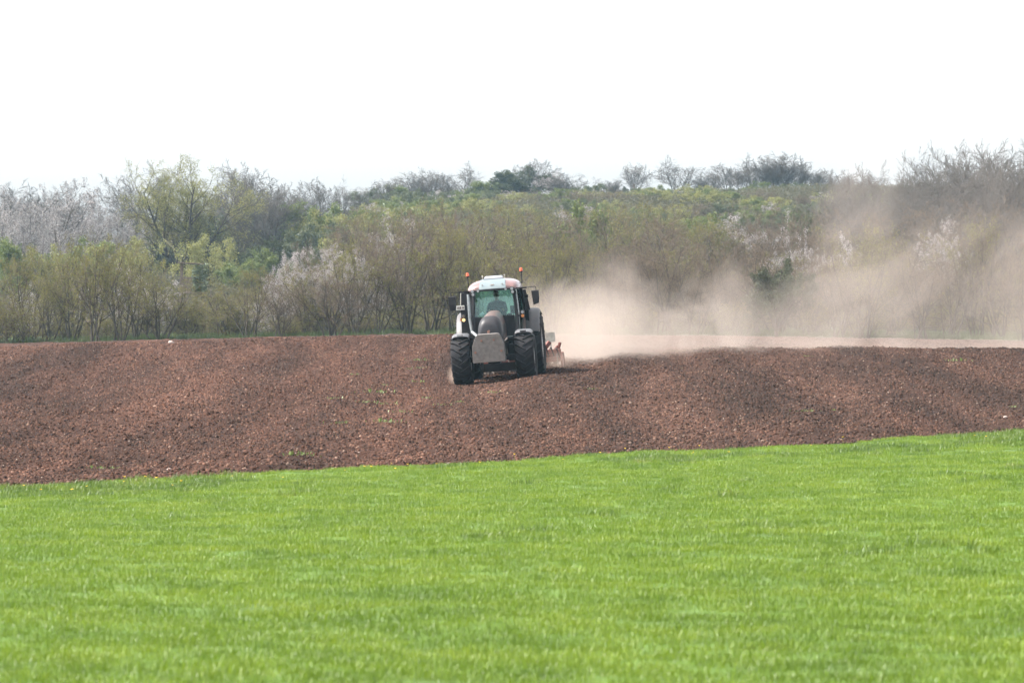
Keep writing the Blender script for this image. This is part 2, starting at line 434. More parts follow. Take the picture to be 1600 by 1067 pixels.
def blade_clumps(rng, nvar, nb, rad, hmin, hmax, wid, lean):
    V, T, Q, vid = [], [], [], []
    Qv, Tv = [], []
    for v in range(nvar):
        for b in range(nb):
            a = rng.uniform(0, 2 * PI); r = rad * math.sqrt(rng.random())
            x, y = r * math.cos(a), r * math.sin(a)
            h = rng.uniform(hmin, hmax); d = rng.uniform(0, 2 * PI); l = rng.uniform(0.1, lean) * h
            dx, dy = math.cos(d), math.sin(d); sx, sy = -dy * wid / 2, dx * wid / 2
            tw = rng.uniform(-0.5, 0.5)
            k = len(V)
            hh = h * math.sqrt(max(0.15, 1 - (l / h) ** 2 * 0.6))
            V += [(x - sx, y - sy, -0.02), (x + sx, y + sy, -0.02),
                  (x - sx + dx * l * .35, y - sy + dy * l * .35, hh * .6), (x + sx + dx * l * .35, y + sy + dy * l * .35, hh * .6),
                  (x + dx * l, y + dy * l, hh)]
            Q.append((k, k + 1, k + 3, k + 2)); T.append((k + 2, k + 3, k + 4)); Qv.append(v); Tv.append(v)
    return np.array(V), np.array(Q), np.array(T), Qv + Tv

rng = random.Random(3)
V, Q, T, vv = blade_clumps(rng, 6, 120, 0.24, 0.02, 0.06, 0.004, 1.15)
me = mesh_fast('grass', V, Q, T); set_variant(me, vv)
grass = obj('grass', me, M_blade)
tag(grass, 'short bright green pasture grass covering the near meadow', 'grass', kind='stuff')
scatter(grass, meadow, 'dens', 42.0, 0.5, 1.05, 1.0, 11, 0.12)

V, Q, T, vv = blade_clumps(rng, 4, 130, 0.24, 0.045, 0.13, 0.006, 1.1)
me = mesh_fast('verge_grass', V, Q, T); set_variant(me, vv)
verge = obj('verge_grass', me, M_tuft)
tag(verge, 'longer rough grass tufts along the edge of the ploughed soil', 'grass', kind='stuff')
scatter(verge, meadow, 'verge', 10.0, 0.5, 1.0, 1.5, 21, 0.15)

V, Q, T, vv = blade_clumps(rng, 3, 60, 0.5, 0.15, 0.5, 0.02, 0.9)
me = mesh_fast('margin_grass', V, Q, T); set_variant(me, vv)
mg = obj('margin_grass', me, blade_mat('margin_grass_blade', [(0.0, (0.030, 0.048, 0.016)), (0.6, (0.055, 0.078, 0.024)), (1.0, (0.10, 0.11, 0.045))], trans=0.25, rough=0.5, spec=0.2))
tag(mg, 'dull green grass at the foot of the far hedge', 'grass', kind='stuff')
scatter(mg, margin, 'dens', 2.2, 0.35, 0.8, 1.0, 31, 0.15)

def clod_variants(rng, nvar, squash=(0.55, 0.9)):
    V, T, tv = [], [], []
    for v in range(nvar):
        bm = bmesh.new(); bmesh.ops.create_icosphere(bm, subdivisions=1 if v % 3 else 2, radius=1.0)
        sx, sy, sz = rng.uniform(.7, 1.3), rng.uniform(.7, 1.2), rng.uniform(*squash)
        k = len(V)
        for q in bm.verts:
            f = rng.uniform(0.55, 1.3)
            V.append((q.co.x * f * sx, q.co.y * f * sy, q.co.z * f * sz))
        bm.verts.index_update()
        for fc in bm.faces:
            T.append([k + q.index for q in fc.verts]); tv.append(v)
        bm.free()
    return np.array(V), np.array(T), tv

V, T, tv = clod_variants(rng, 7)
me = mesh_fast('soil_clods', V, None, T); set_variant(me, tv)
clods = obj('soil_clods', me, M_clod)
tag(clods, 'crumbly red brown soil clods strewn over the ploughed field', 'soil', kind='stuff')
scatter(clods, field, 'dens', 230.0, 0.006, 0.048, 3.2, 41, full_rot=True)

# pale crumbs of stone and straw among the clods
V, T, tv = clod_variants(rng, 4, (0.35, 0.7))
me = mesh_fast('pale_crumbs', V, None, T); set_variant(me, tv)
crumbs = obj('pale_crumbs', me, simple('pale_crumb', (0.24, 0.185, 0.155), rough=0.9, spec=0.2, scale=0.8, var=0.35))
tag(crumbs, 'tiny pale stones and straw bits in the ploughed soil', 'stones', kind='stuff')
scatter(crumbs, field, 'dens', 3.2, 0.006, 0.026, 3.0, 61, full_rot=True)

# ------------------------------------------------------------------ trees
def nrm(v): return v / np.maximum(np.linalg.norm(v, axis=-1, keepdims=True), 1e-9)

def grow(rs, P, D, L, Rd, nseg, wig, up, tip=0.25):
    """grow many branches at once: returns points (n,nseg+1,3), directions (n,nseg,3), radii (n,nseg+1)"""
    n = len(P); pts = [P]; dirs = []
    d = D.copy(); step = (L / nseg)[:, None]
    for k in range(nseg):
        d = nrm(d + rs.normal(0, wig, (n, 3)) + np.array([0, 0, up]))
        dirs.append(d); pts.append(pts[-1] + d * step)
    rad = Rd[:, None] * np.linspace(1, tip, nseg + 1)[None, :]
    return np.stack(pts, 1), np.stack(dirs, 1), rad

def kids(rs, B, L, m, tmin, tmax, ang, dang, lf, rf, shape=0.6):
    pts, dirs, rad = B
    n, ns = dirs.shape[0], dirs.shape[1]
    t = tmin + (tmax - tmin) * (np.arange(m)[None, :] + rs.rand(n, m)) / m
    idx = np.minimum((t * ns).astype(int), ns - 1); f = t * ns - idx
    r_ = np.arange(n)[:, None]
    p = pts[r_, idx] * (1 - f[..., None]) + pts[r_, idx + 1] * f[..., None]
    d = dirs[r_, idx]
    a = np.where(np.abs(d[..., 2:3]) < 0.9, np.array([0., 0, 1]), np.array([1., 0, 0]))
    u = nrm(np.cross(d, a)); v = np.cross(d, u)
    az = rs.rand(n, m) * 2 * PI
    th = np.radians(ang + rs.normal(0, dang, (n, m)))
    nd = d * np.cos(th)[..., None] + (u * np.cos(az)[..., None] + v * np.sin(az)[..., None]) * np.sin(th)[..., None]
    ln = L[:, None] * lf * (1 - shape * (t - tmin) / max(1e-6, 1 - tmin)) * rs.uniform(0.65, 1.3, (n, m))
    rr = rad[r_, idx] * rf
    return p.reshape(-1, 3), nd.reshape(-1, 3), ln.ravel(), rr.ravel()

def tubes(B, k):
    pts, dirs, rad = B
    n, npnt = pts.shape[:2]
    d = np.concatenate([dirs, dirs[:, -1:]], 1)
    a = np.where(np.abs(dirs[:, :1, 2:3]) < 0.9, np.array([0., 0, 1]), np.array([1., 0, 0]))
    a = np.repeat(a, npnt, 1)
    u = nrm(np.cross(d, a)); v = np.cross(d, u)
    ph = np.arange(k) * 2 * PI / k
    V = pts[:, :, None] + rad[:, :, None, None] * (u[:, :, None] * np.cos(ph)[:, None] + v[:, :, None] * np.sin(ph)[:, None])
    base = (np.arange(n) * npnt * k)[:, None, None] + (np.arange(npnt - 1) * k)[None, :, None]
    j = np.arange(k)[None, None, :]; j2 = (np.arange(k) + 1) % k; j2 = j2[None, None, :]
    Q = np.stack([base + j, base + j2, base + k + j2, base + k + j], -1).reshape(-1, 4)
    return V.reshape(-1, 3), Q

def flecks(rs, B, per, size, spread):
    """small leaf, bud or petal faces along the twigs"""
    pts = B[0]; n, npnt = pts.shape[:2]
    m = n * per
    i = rs.randint(0, n, m); t = rs.rand(m) ** 0.7 * (npnt - 1) * 0.999
    k = t.astype(int); f = (t - k)[:, None]
    p = pts[i, k] * (1 - f) + pts[i, k + 1] * f + rs.normal(0, spread, (m, 3))
    u = nrm(rs.normal(0, 1, (m, 3))); w_ = nrm(np.cross(u, rs.normal(0, 1, (m, 3))))
    s = size * rs.uniform(0.6, 1.4, m)[:, None]
    V = np.stack([p - u * s * .7, p - w_ * s * .4, p + u * s * .7, p + w_ * s * .4], 1).reshape(-1, 3)
    Q = (np.arange(m) * 4)[:, None] + np.arange(4)[None, :]
    return V, Q

def tree_meshes(name, seed, H, stems, lean, rad, limbs, branches, twigs, leaf, mats, up=(0.05, 0.04, 0.02, 0.0), wig=(0.08, 0.13, 0.16, 0.2),
                tmin=0.25, lang=45, lf=(0.55, 0.5, 0.45), base_r=0.25, single=None, rf=(0.6, 0.6, 0.6), minr=0.007, shape=0.6, twig_seg=2):
    rs = np.random.RandomState(seed)
    if single:      # a short bole that forks
        bole = (np.array([[0, 0, -0.2]]), np.array([[0, 0, 1.0]]), np.array([single + 0.2]), np.array([rad * 1.9]))
        B00 = grow(rs, *bole, 3, 0.03, 0.0, 0.85)
        P = np.repeat(B00[0][:, -1], stems, 0) - np.array([0, 0, 0.08])
    else:
        a = rs.rand(stems) * 2 * PI; r = base_r * np.sqrt(rs.rand(stems))
        P = np.stack([np.cos(a) * r, np.sin(a) * r, -0.15 + 0 * a], -1)
    az = (np.arange(stems) + rs.rand(stems) * 0.8) * 2 * PI / stems
    th = np.radians(rs.uniform(lean[0], lean[1], stems))
    D = np.stack([np.sin(th) * np.cos(az), np.sin(th) * np.sin(az), np.cos(th)], -1)
    L0 = (H - (single or 0)) * rs.uniform(0.72, 1.0, stems)
    B0 = grow(rs, P, D, L0, rad * rs.uniform(0.7, 1.15, stems), 7, wig[0], up[0], 0.2)
    k1 = kids(rs, B0, L0, limbs, tmin, 1.0, lang, 12, lf[0], rf[0], shape)
    B1 = grow(rs, *k1, 5, wig[1], up[1], 0.25)
    k2 = kids(rs, B1, k1[2], branches, 0.2, 1.0, 42, 14, lf[1], rf[1], shape)
    k2 = (k2[0], k2[1], np.maximum(k2[2], 0.25), np.maximum(k2[3], minr))
    B2 = grow(rs, *k2, 3, wig[2], up[2], 0.4)
    k3 = kids(rs, B2, k2[2], twigs, 0.15, 1.0, 40, 15, lf[2], 0.55, 0.4)
    k3 = (k3[0], k3[1], np.maximum(k3[2], 0.18), np.maximum(k3[3], minr * 0.8))
    B3 = grow(rs, *k3, twig_seg, wig[3], up[3], 0.5)
    Vs, Qs, off = [], [], 0
    for B, k in ([(B00, 8)] if single else []) + [(B0, 7), (B1, 4)]:
        V, Q = tubes(B, k); Vs.append(V); Qs.append(Q + off); off += len(V)
    tr = mesh_fast(name + '_trunk', np.concatenate(Vs), np.concatenate(Qs), smooth=True); tr.materials.append(mats[0])
    Vs, Qs, Ms, off = [], [], [], 0
    for B, k in ((B2, 3), (B3, 3)):
        V, Q = tubes(B, k); Vs.append(V); Qs.append(Q + off); off += len(V); Ms.append(np.zeros(len(Q), int))
    if leaf:
        V, Q = flecks(rs, B3, leaf[0], leaf[1], leaf[2]); Vs.append(V); Qs.append(Q + off); off += len(V); Ms.append(np.ones(len(Q), int))
    A = np.concatenate(Vs)
    cr = mesh_fast(name + '_crown', A, np.concatenate(Qs), matq=np.concatenate(Ms))
    cr.materials.append(mats[1]); cr.materials.append(mats[2] if len(mats) > 2 else mats[1])
    hgt = np.percentile(A[:, 2], 99.7); wid = np.percentile(A[:, 0], 98) - np.percentile(A[:, 0], 2)
    return (tr, cr, float(hgt), float(wid))

def bark(name, c):
    return simple(name, c, rough=0.9, scale=5, spec=0.15, var=0.3)
M_bark = bark('dark_bark', (0.056, 0.047, 0.038)); M_bark2 = bark('grey_bark', (0.085, 0.078, 0.068))
M_twig = bark('brown_twigs', (0.118, 0.090, 0.066)); M_twig2 = bark('grey_twigs', (0.095, 0.084, 0.075)); M_twig3 = bark('olive_twigs', (0.10, 0.085, 0.045))
M_olive = leaf_mat('olive_leaf_buds', (0.082, 0.086, 0.020), (0.20, 0.185, 0.042))
M_bud = leaf_mat('brown_leaf_buds', (0.075, 0.050, 0.035), (0.16, 0.115, 0.07))
M_white = leaf_mat('white_blossom', (0.24, 0.215, 0.21), (0.48, 0.435, 0.42), trans=0.3)
M_pale = leaf_mat('shade_greyed_blossom', (0.13, 0.125, 0.125), (0.36, 0.33, 0.32), trans=0.3)  # white blossom greyed in colour to stand in for the hollow's shade
M_green = leaf_mat('fresh_green_leaf', (0.070, 0.095, 0.026), (0.150, 0.175, 0.048))
M_lime = leaf_mat('yellow_green_leaf', (0.14, 0.15, 0.045), (0.27, 0.26, 0.085))
M_dark = leaf_mat('dark_green_leaf', (0.030, 0.040, 0.018), (0.070, 0.080, 0.034))
M_dusty = leaf_mat('grey_green_leaf', (0.06, 0.075, 0.035), (0.11, 0.12, 0.06))

PROTO = {}
def proto(key, *a, **k): PROTO.setdefault(key, []).append(tree_meshes(key, *a, **k))
for q in range(4):
    proto('olive', 100 + q, 5.2, 7, (4, 34), 0.055, 9, 5, 5, (4, 0.045, 0.05), (M_bark, M_twig, M_olive), tmin=0.22, lang=42, base_r=0.5)
for q in range(3):
    proto('brown', 200 + q, 5.4, 7, (4, 32), 0.055, 9, 6, 6, (2, 0.035, 0.03), (M_bark, M_twig, M_bud), tmin=0.2, lang=44, base_r=0.5)
for q in range(2):
    proto('under', 260 + q, 2.6, 12, (5, 50), 0.022, 7, 5, 4, (2, 0.05, 0.05), (M_bark, M_twig, M_olive), tmin=0.1, lang=50, base_r=0.9)
for q in range(2):
    proto('blossom', 300 + q, 5.2, 7, (8, 52), 0.06, 9, 6, 6, (7, 0.045, 0.06), (M_bark, M_twig2, M_white), tmin=0.25, lang=45, base_r=0.4)
proto('willow', 416, 11.5, 6, (12, 48), 0.22, 11, 9, 8, (8, 0.075, 0.14), (M_bark, M_twig3, M_lime), tmin=0.2, lang=46, single=1.4, lf=(0.52, 0.55, 0.55), up=(0.06, 0.07, 0.02, -0.12), minr=0.012, shape=0.45)
for q in range(2):
    proto('bare', 500 + q, 9.0, 5, (6, 30), 0.085, 12, 7, 7, None, (M_bark2, M_twig2), tmin=0.25, lang=34, single=1.0, up=(0.05, 0.07, 0.05, 0.02), lf=(0.5, 0.5, 0.55), minr=0.018, shape=0.45)
for q in range(2):
    proto('bare_spread', 520 + q, 10.0, 6, (8, 48), 0.11, 11, 8, 7, None, (M_bark2, M_twig2), tmin=0.25, lang=44, single=1.6, up=(0.04, 0.05, 0.03, 0.0), lf=(0.5, 0.5, 0.55), minr=0.014, wig=(0.12, 0.16, 0.18, 0.2), shape=0.45)
for q in range(2):
    proto('pale', 330 + q, 5.2, 8, (10, 60), 0.06, 9, 6, 6, (7, 0.05, 0.07), (M_bark, M_twig2, M_pale), tmin=0.2, lang=50, base_r=0.6)
for q in range(3):
    proto('green', 600 + q, 3.6, 9, (6, 58), 0.05, 7, 6, 5, (9, 0.085, 0.10), (M_bark, M_twig3, (M_green, M_green, M_dusty)[q]), tmin=0.15, lang=48, base_r=0.5)
proto('lime', 640, 3.8, 8, (6, 50), 0.05, 7, 6, 5, (6, 0.08, 0.10), (M_bark, M_twig3, M_lime), tmin=0.15, lang=48, base_r=0.5)
proto('dark', 650, 6.0, 6, (6, 46), 0.10, 9, 7, 6, (10, 0.10, 0.12), (M_bark, M_twig3, M_dark), tmin=0.12, lang=50, single=0.5)

DESC = {'olive': ('hedge_tree', 'multi-stemmed hedge tree with olive leaf buds'), 'brown': ('hedge_tree', 'bare brown multi-stemmed hedge tree'),
        'under': ('hedge_shrub', 'low twiggy shrub'), 'blossom': ('blossom_tree', 'white blossoming tree'), 'pale': ('blossom_tree', 'shade-greyed blossoming tree'), 'willow': ('willow_tree', 'large spreading willow'),
        'bare': ('bare_tree', 'leafless upright grey tree'), 'bare_spread': ('bare_tree', 'leafless spreading grey tree'), 'green': ('green_bush', 'rounded fresh green bush'),
        'lime': ('green_bush', 'yellow-green leafing bush'), 'dark': ('evergreen_tree', 'dark green round-headed tree')}
ORD = 'first second third fourth fifth sixth seventh eighth ninth tenth eleventh twelfth thirteenth fourteenth fifteenth sixteenth seventeenth eighteenth nineteenth'.split()
TENS = {2: ('twentieth', 'twenty'), 3: ('thirtieth', 'thirty'), 4: ('fortieth', 'forty'), 5: ('fiftieth', 'fifty'), 6: ('sixtieth', 'sixty'), 7: ('seventieth', 'seventy'), 8: ('eightieth', 'eighty'), 9: ('ninetieth', 'ninety')}
def ordinal(n):
    if n == 100: return 'hundredth'
    if n > 100: return 'hundred and ' + ordinal(n - 100)
    if n < 20: return ORD[n - 1]
    a, b = divmod(n, 10)
    return TENS[a][0] if b == 0 else TENS[a][1] + '-' + ORD[b - 1]

trng = random.Random(77)
_use = {}
def tree(kind, px, y, top, wpx, label, group=None, cat=None, pick=None, rot=None):
    ps = PROTO[kind]
    k = _use.get(kind, 0); _use[kind] = k + 1
    tr, cr, H, W = ps[(k if pick is None else pick) % len(ps)]
    x = at(px, y); z = gz(x, y)
    h = max(1.0, CAMZ + (HZ - top) * y / F - z)
    sz = h / H; sx = wpx * y / F / W
    sx = min(max(sx, 0.62 * sz), 1.7 * sz)
    root = empty(DESC[kind][0], (x, y, z), label, cat or ('bush' if 'bush' in DESC[kind][0] or 'shrub' in DESC[kind][0] else 'tree'), group)
    root.scale = (sx, sx, sz); root.rotation_euler = (0, 0, trng.uniform(0, 2 * PI) if rot is None else rot)
    for nm, m in (('trunk', tr), ('crown', cr)):
        o = link(bpy.data.objects.new(nm, m)); o.parent = root
    return root

def place_rows(items, phrase, group, cat=None):
    """items: (kind, px, y, top, width_px); each is told apart by its place from the left in its group"""
    items = sorted(items, key=lambda t: t[1]); n = {}
    for (kind, px, y, top, wpx) in items:
        key = DESC[kind][1]
        n[key] = n.get(key, 0) + 1
        tree(kind, px, y, top, wpx, f"{key} {phrase}, {ordinal(n[key])} such from the left", group, cat)

prof = [(-60, 430), (0, 425), (60, 418), (130, 376), (200, 388), (255, 420), (300, 452), (330, 446), (370, 416), (450, 410), (520, 404), (580, 394), (640, 380), (700, 370), (760, 366),
        (820, 368), (900, 360), (1000, 352), (1100, 362), (1200, 372), (1300, 366), (1400, 374), (1500, 362), (1660, 362)]
def ptop(px): return float(np.interp(px, [p[0] for p in prof], [p[1] for p in prof]))
front, second, low = [], [], []
px = -30.0
while px < 1640:
    if px < 760: kind = trng.choice(['olive', 'olive', 'olive', 'brown'])
    elif px < 1200: kind = trng.choice(['olive', 'brown', 'brown'])
    else: kind = trng.choice(['brown', 'brown', 'olive'])
    if not 292 < px < 332:
        front.append((kind, px, trng.uniform(183, 190), ptop(px) + trng.uniform(-28, 34), trng.uniform(70, 118)))
    px += trng.uniform(30, 50)
px = -20.0
while px < 1640:
    kind = trng.choice(['brown', 'olive', 'brown', 'olive', 'blossom'] if px < 700 else ['brown', 'brown', 'olive'])
    if not 296 < px < 326:
        second.append((kind, px, trng.uniform(194, 203), ptop(px) + trng.uniform(16, 58), trng.uniform(80, 120)))
    px += trng.uniform(48, 72) if px < 720 else trng.uniform(30, 46)
px = -30.0
while px < 1640:
    low.append(('under', px, trng.uniform(184, 200), trng.uniform(462, 490), trng.uniform(60, 90))); px += trng.uniform(48, 80)
front += [('blossom', 455, 191, 392, 70), ('blossom', 488, 190, 386, 80), ('blossom', 522, 191, 388, 80), ('blossom', 552, 192, 398, 60)]
place_rows(front, 'in the front hedge', 'trees along the front of the hedge')
place_rows(second, 'behind the front hedge', 'trees just behind the front hedge')
place_rows(low, 'filling the hedge bottom', 'undergrowth shrubs in the hedge bottom')

tree('dark', 1213, 181.5, 408, 72, 'dense dark olive bush standing clear in the gap between two dust plumes', cat='tree')
# trees rising behind the hedge in the middle and on the right
mid = [('brown', 500, 225, 372, 90), ('blossom', 470, 200, 394, 90), ('blossom', 515, 198, 390, 90), ('blossom', 548, 204, 396, 60), ('brown', 560, 232, 345, 110), ('brown', 610, 238, 335, 120), ('brown', 655, 235, 330, 110),
       ('blossom', 630, 245, 340, 70), ('brown', 700, 236, 318, 120), ('olive', 730, 230, 340, 110), ('brown', 760, 240, 325, 120), ('olive', 800, 236, 338, 110), ('brown', 845, 240, 330, 120),
       ('brown', 890, 236, 340, 110), ('brown', 935, 242, 322, 120), ('olive', 980, 238, 330, 110), ('brown', 1020, 236, 345, 110), ('brown', 1065, 242, 335, 120), ('olive', 1110, 238, 345, 110),
       ('brown', 1150, 240, 352, 110), ('brown', 1195, 240, 345, 120), ('blossom', 1240, 232, 368, 70), ('brown', 1270, 246, 325, 120), ('brown', 1320, 240, 330, 120), ('blossom', 1296, 228, 362, 60),
       ('brown', 1370, 240, 335, 120), ('blossom', 1470, 238, 345, 80), ('brown', 1420, 250, 320, 130), ('brown', 1490, 244, 315, 130), ('brown', 1550, 246, 310, 130), ('brown', 1610, 244, 305, 130)]
for k in range(22):
    mpx = 560 + 37 * k + trng.uniform(-14, 14)
    mid.append((trng.choice(['brown', 'olive', 'brown', 'green', 'brown', 'blossom' if k % 7 == 3 else 'olive']), mpx, trng.uniform(268, 305), trng.uniform(306, 338), trng.uniform(85, 125)))
place_rows(mid, 'rising behind the hedge', 'taller trees rising behind the hedge')
tallr = [('bare_spread', 1375, 272, 258, 100), ('bare_spread', 1438, 255, 262, 110), ('bare', 1482, 272, 236, 100), ('bare_spread', 1528, 256, 244, 120), ('bare_spread', 1566, 272, 232, 120), ('bare_spread', 1628, 256, 224, 130), ('bare_spread', 1545, 254, 234, 130), ('bare_spread', 1410, 258, 268, 110), ('bare_spread', 1500, 274, 226, 120), ('bare_spread', 1470, 276, 230, 110), ('bare_spread', 1310, 272, 270, 90), ('bare', 1330, 266, 266, 70), ('bare_spread', 1345, 268, 264, 100), ('bare_spread', 1400, 262, 250, 110), ('bare_spread', 1458, 262, 238, 130), ('bare_spread', 1510, 268, 240, 120), ('bare', 1545, 262, 226, 110), ('bare_spread', 1592, 258, 222, 140), ('bare', 1625, 262, 232, 120)]
place_rows(tallr, 'above the dust at the right end', 'tall bare trees behind the drifting dust')

# the wooded hollow on the left
tree('willow', 284, 322, 250, 200, 'large spreading willow with yellow-green haze of leaf and dark forking limbs', cat='tree', rot=0.6)
hollow = [('bare_spread', 240, 350, 255, 120), ('pale', 10, 330, 290, 130), ('pale', 62, 340, 284, 140), ('pale', 100, 318, 325, 120), ('pale', 152, 345, 308, 100), ('pale', 178, 322, 340, 90), ('pale', 35, 312, 318, 120),
          ('bare', 108, 352, 285, 60), ('bare', 375, 360, 253, 70), ('bare', 405, 345, 272, 90), ('bare_spread', 432, 350, 275, 100), ('bare', 460, 356, 290, 80), ('bare', 350, 350, 285, 80),
          ('bare', 500, 385, 280, 60), ('bare_spread', 535, 388, 278, 70), ('bare', 205, 352, 300, 70), ('bare_spread', -20, 345, 300, 100), ('bare_spread', 70, 356, 292, 130), ('bare_spread', 130, 356, 305, 110), ('bare', 30, 356, 286, 90), ('bare_spread', 420, 336, 284, 110), ('bare', 388, 338, 282, 90), ('bare_spread', 455, 352, 292, 100), ('bare_spread', 330, 356, 280, 100)]
place_rows(hollow, 'in the wooded hollow', 'trees in the wooded hollow')
hb = [('green', 20, 300, 372, 110), ('lime', 75, 300, 385, 100), ('green', 130, 305, 375, 100), ('lime', 200, 300, 372, 110), ('dark', 418, 318, 378, 80), ('dark', 450, 322, 385, 80), ('dark', 375, 322, 392, 80), ('lime', 330, 306, 368, 110),
      ('green', 350, 345, 330, 120), ('green', 470, 350, 318, 120), ('lime', 515, 345, 330, 110), ('green', 490, 322, 352, 110), ('green', 545, 350, 322, 110), ('dark', 540, 335, 350, 90), ('lime', 585, 345, 330, 110), ('green', 610, 352, 322, 110),
      ('lime', 560, 300, 360, 100), ('dark', 250, 340, 372, 100), ('dark', 40, 345, 372, 100), ('dark', 150, 345, 385, 90), ('green', 395, 300, 392, 100), ('dark', 305, 345, 380, 100), ('dark', 480, 322, 390, 80)]
place_rows(hb, 'in the hollow below the bare trees', 'bushes in the hollow')

# the scrubby hill and its skyline
slope = []
for k in range(210):
    px = 560 + 800 * (k + trng.random()) / 210
    y = trng.uniform(335, 442)
    g = HZ - (gz(at(px, y), y) - CAMZ) * F / y
    kind = trng.choices(['green', 'lime', 'dark', 'blossom', 'brown'], [9, 5, 1.2, 2.2, 8])[0]
    slope.append((kind, px, y, max(g - trng.uniform(16, 40), 293 + trng.uniform(0, 8)), trng.uniform(50, 100)))
for k in range(48):
    px = 560 + 830 * (k + trng.random()) / 48
    y = trng.uniform(448, 456)
    g = HZ - (gz(at(px, y), y) - CAMZ) * F / y
    kind = trng.choices(['green', 'lime', 'dark', 'brown'], [8, 3, 1, 3])[0]
    if px < 1290: slope.append((kind, px, y, g - trng.uniform(10, 26), trng.uniform(50, 95)))

V_, Q_, vv_ = [], [], []
srs = np.random.RandomState(9); off_ = 0
for v_i in range(4):
    B_ = grow(srs, np.concatenate([srs.normal(0, .5, (60, 2)), np.zeros((60, 1))], 1), nrm(srs.normal(0, .5, (60, 3)) + np.array([0, 0, 1.0])), srs.uniform(.5, 1.3, 60), np.full(60, .012), 3, .2, 0.0)
    v1, q1 = tubes(B_, 3); v2, q2 = flecks(srs, B_, 10, .11, .12)
    V_ += [v1, v2]; Q_ += [q1 + off_, q2 + off_ + len(v1)]; vv_ += [v_i] * (len(q1) + len(q2)); off_ += len(v1) + len(v2)
me = mesh_fast('hill_scrub', np.concatenate(V_), np.concatenate(Q_)); set_variant(me, vv_)
scrub = obj('hill_scrub', me, leaf_mat('scrub_leaf', (0.052, 0.050, 0.028), (0.115, 0.102, 0.054)))
tag(scrub, 'low olive and brown scrub covering the hillside between the bushes', 'scrub', kind='stuff')
scatter(scrub, hill, 'dens', 0.55, 0.5, 1.3, 1.0, 51, 0.2)
place_rows([q for q in slope if q[2] < 375], 'low on the hillside scrub', 'bushes low on the hillside')
place_rows([q for q in slope if 375 <= q[2] < 415], 'halfway up the hillside scrub', 'bushes halfway up the hillside')
place_rows([q for q in slope if q[2] >= 415], 'along the hill brow', 'bushes along the hill brow')
SKY = 'trees standing on the hill skyline'
def sk(kind, px, top, w, label, y=455, pick=None): tree(kind, px, y, top - (5 if 'lone' not in label else 3), w * 1.22, label, SKY, 'tree', pick)
sk('bare_spread', 672, 268, 70, 'bare twiggy tree on the skyline, larger of the two above the tractor')
sk('bare', 722, 258, 60, 'tall thin bare tree on the skyline behind the cab roof')
sk('dark', 815, 266, 78, 'dark green round-headed tree on the skyline')
sk('bare', 828, 254, 46, 'bare tree poking up behind the dark round tree', y=458)
sk('dark', 775, 284, 46, 'low dark green tree beside the round-headed one on the skyline')
sk('blossom', 862, 276, 50, 'white blossoming tree beside the dark round tree on the skyline')
sk('bare_spread', 898, 266, 76, 'wide low bare tree between white blossom and lone tree on the skyline')
sk('bare', 990, 258, 34, 'smallest lone bare tree standing on the skyline', pick=0)
sk('bare', 1055, 247, 54, 'lone round bare tree on the middle of the skyline', pick=1)
sk('bare', 1110, 268, 46, 'low bare tree at the near side of the skyline clump')
sk('bare', 1136, 261, 52, 'second bare tree before the dense skyline clump')
sk('bare', 1178, 246, 60, 'dense upright bare tree, leading one of the skyline clump')
sk('bare', 1212, 242, 60, 'dense upright bare tree, tallest of the skyline clump')
sk('bare', 1245, 250, 56, 'dense upright bare tree, last of the skyline clump')
sk('bare', 1280, 268, 50, 'low bare tree after the dense skyline clump')
sk('bare_spread', 1322, 276, 60, 'low spreading bare tree over the flat brow of the hill')
sk('bare', 1365, 272, 50, 'thin bare tree over the flat brow of the hill')

more = [('bare_spread', 566, 440, 284, 80), ('green', 588, 442, 296, 90), ('bare', 604, 446, 280, 60), ('green', 625, 448, 290, 80), ('bare_spread', 655, 452, 272, 80), ('bare', 640, 452, 276, 60), ('bare_spread', 700, 450, 272, 90), ('green', 745, 452, 284, 70), ('bare_spread', 868, 452, 272, 70), ('green', 935, 452, 288, 80), ('bare', 958, 450, 280, 44), ('green', 1022, 452, 290, 70), ('lime', 1088, 452, 288, 70), ('bare', 1095, 454, 272, 56),
        ('bare', 1158, 452, 262, 70), ('bare', 1196, 457, 244, 70), ('bare', 1228, 456, 250, 70), ('bare', 1262, 455, 258, 70), ('bare_spread', 1300, 452, 274, 80), ('green', 1180, 450, 284, 90), ('green', 1240, 450, 286, 90), ('bare_spread', 1340, 452, 280, 70)]
place_rows(more, 'filling the skyline', 'trees and bushes filling the skyline')

# ------------------------------------------------------------------ mesh tools for the machine
def box(bm, c, s, bev=0.0, rot=None):
    r = bmesh.ops.create_cube(bm, size=1.0)
    vs_ = r['verts']
    M = Matrix.Translation(c) @ (rot.to_4x4() if rot is not None else Matrix.Identity(4)) @ Matrix.Diagonal((*s, 1))
    bmesh.ops.transform(bm, matrix=M, verts=vs_)
    if bev > 0:
        es = list({e for v in vs_ for e in v.link_edges})
        bmesh.ops.bevel(bm, geom=es, offset=bev, segments=2, profile=0.6, affect='EDGES')
    return bm

def rod(bm, p0, p1, r0, r1=None, k=10):
    p0, p1 = Vector(p0), Vector(p1); d = p1 - p0
    M = Matrix.Translation((p0 + p1) / 2) @ d.to_track_quat('Z', 'Y').to_matrix().to_4x4()
    bmesh.ops.create_cone(bm, cap_ends=True, segments=k, radius1=r0, radius2=r0 if r1 is None else r1, depth=d.length, matrix=M)
    return bm

def bar(bm, p0, p1, w_, d_, bev=0.008):
    p0, p1 = Vector(p0), Vector(p1); d = p1 - p0
    q = d.to_track_quat('Z', 'X').to_matrix()
    return box(bm, (p0 + p1) / 2, (w_, d_, d.length), bev, q)

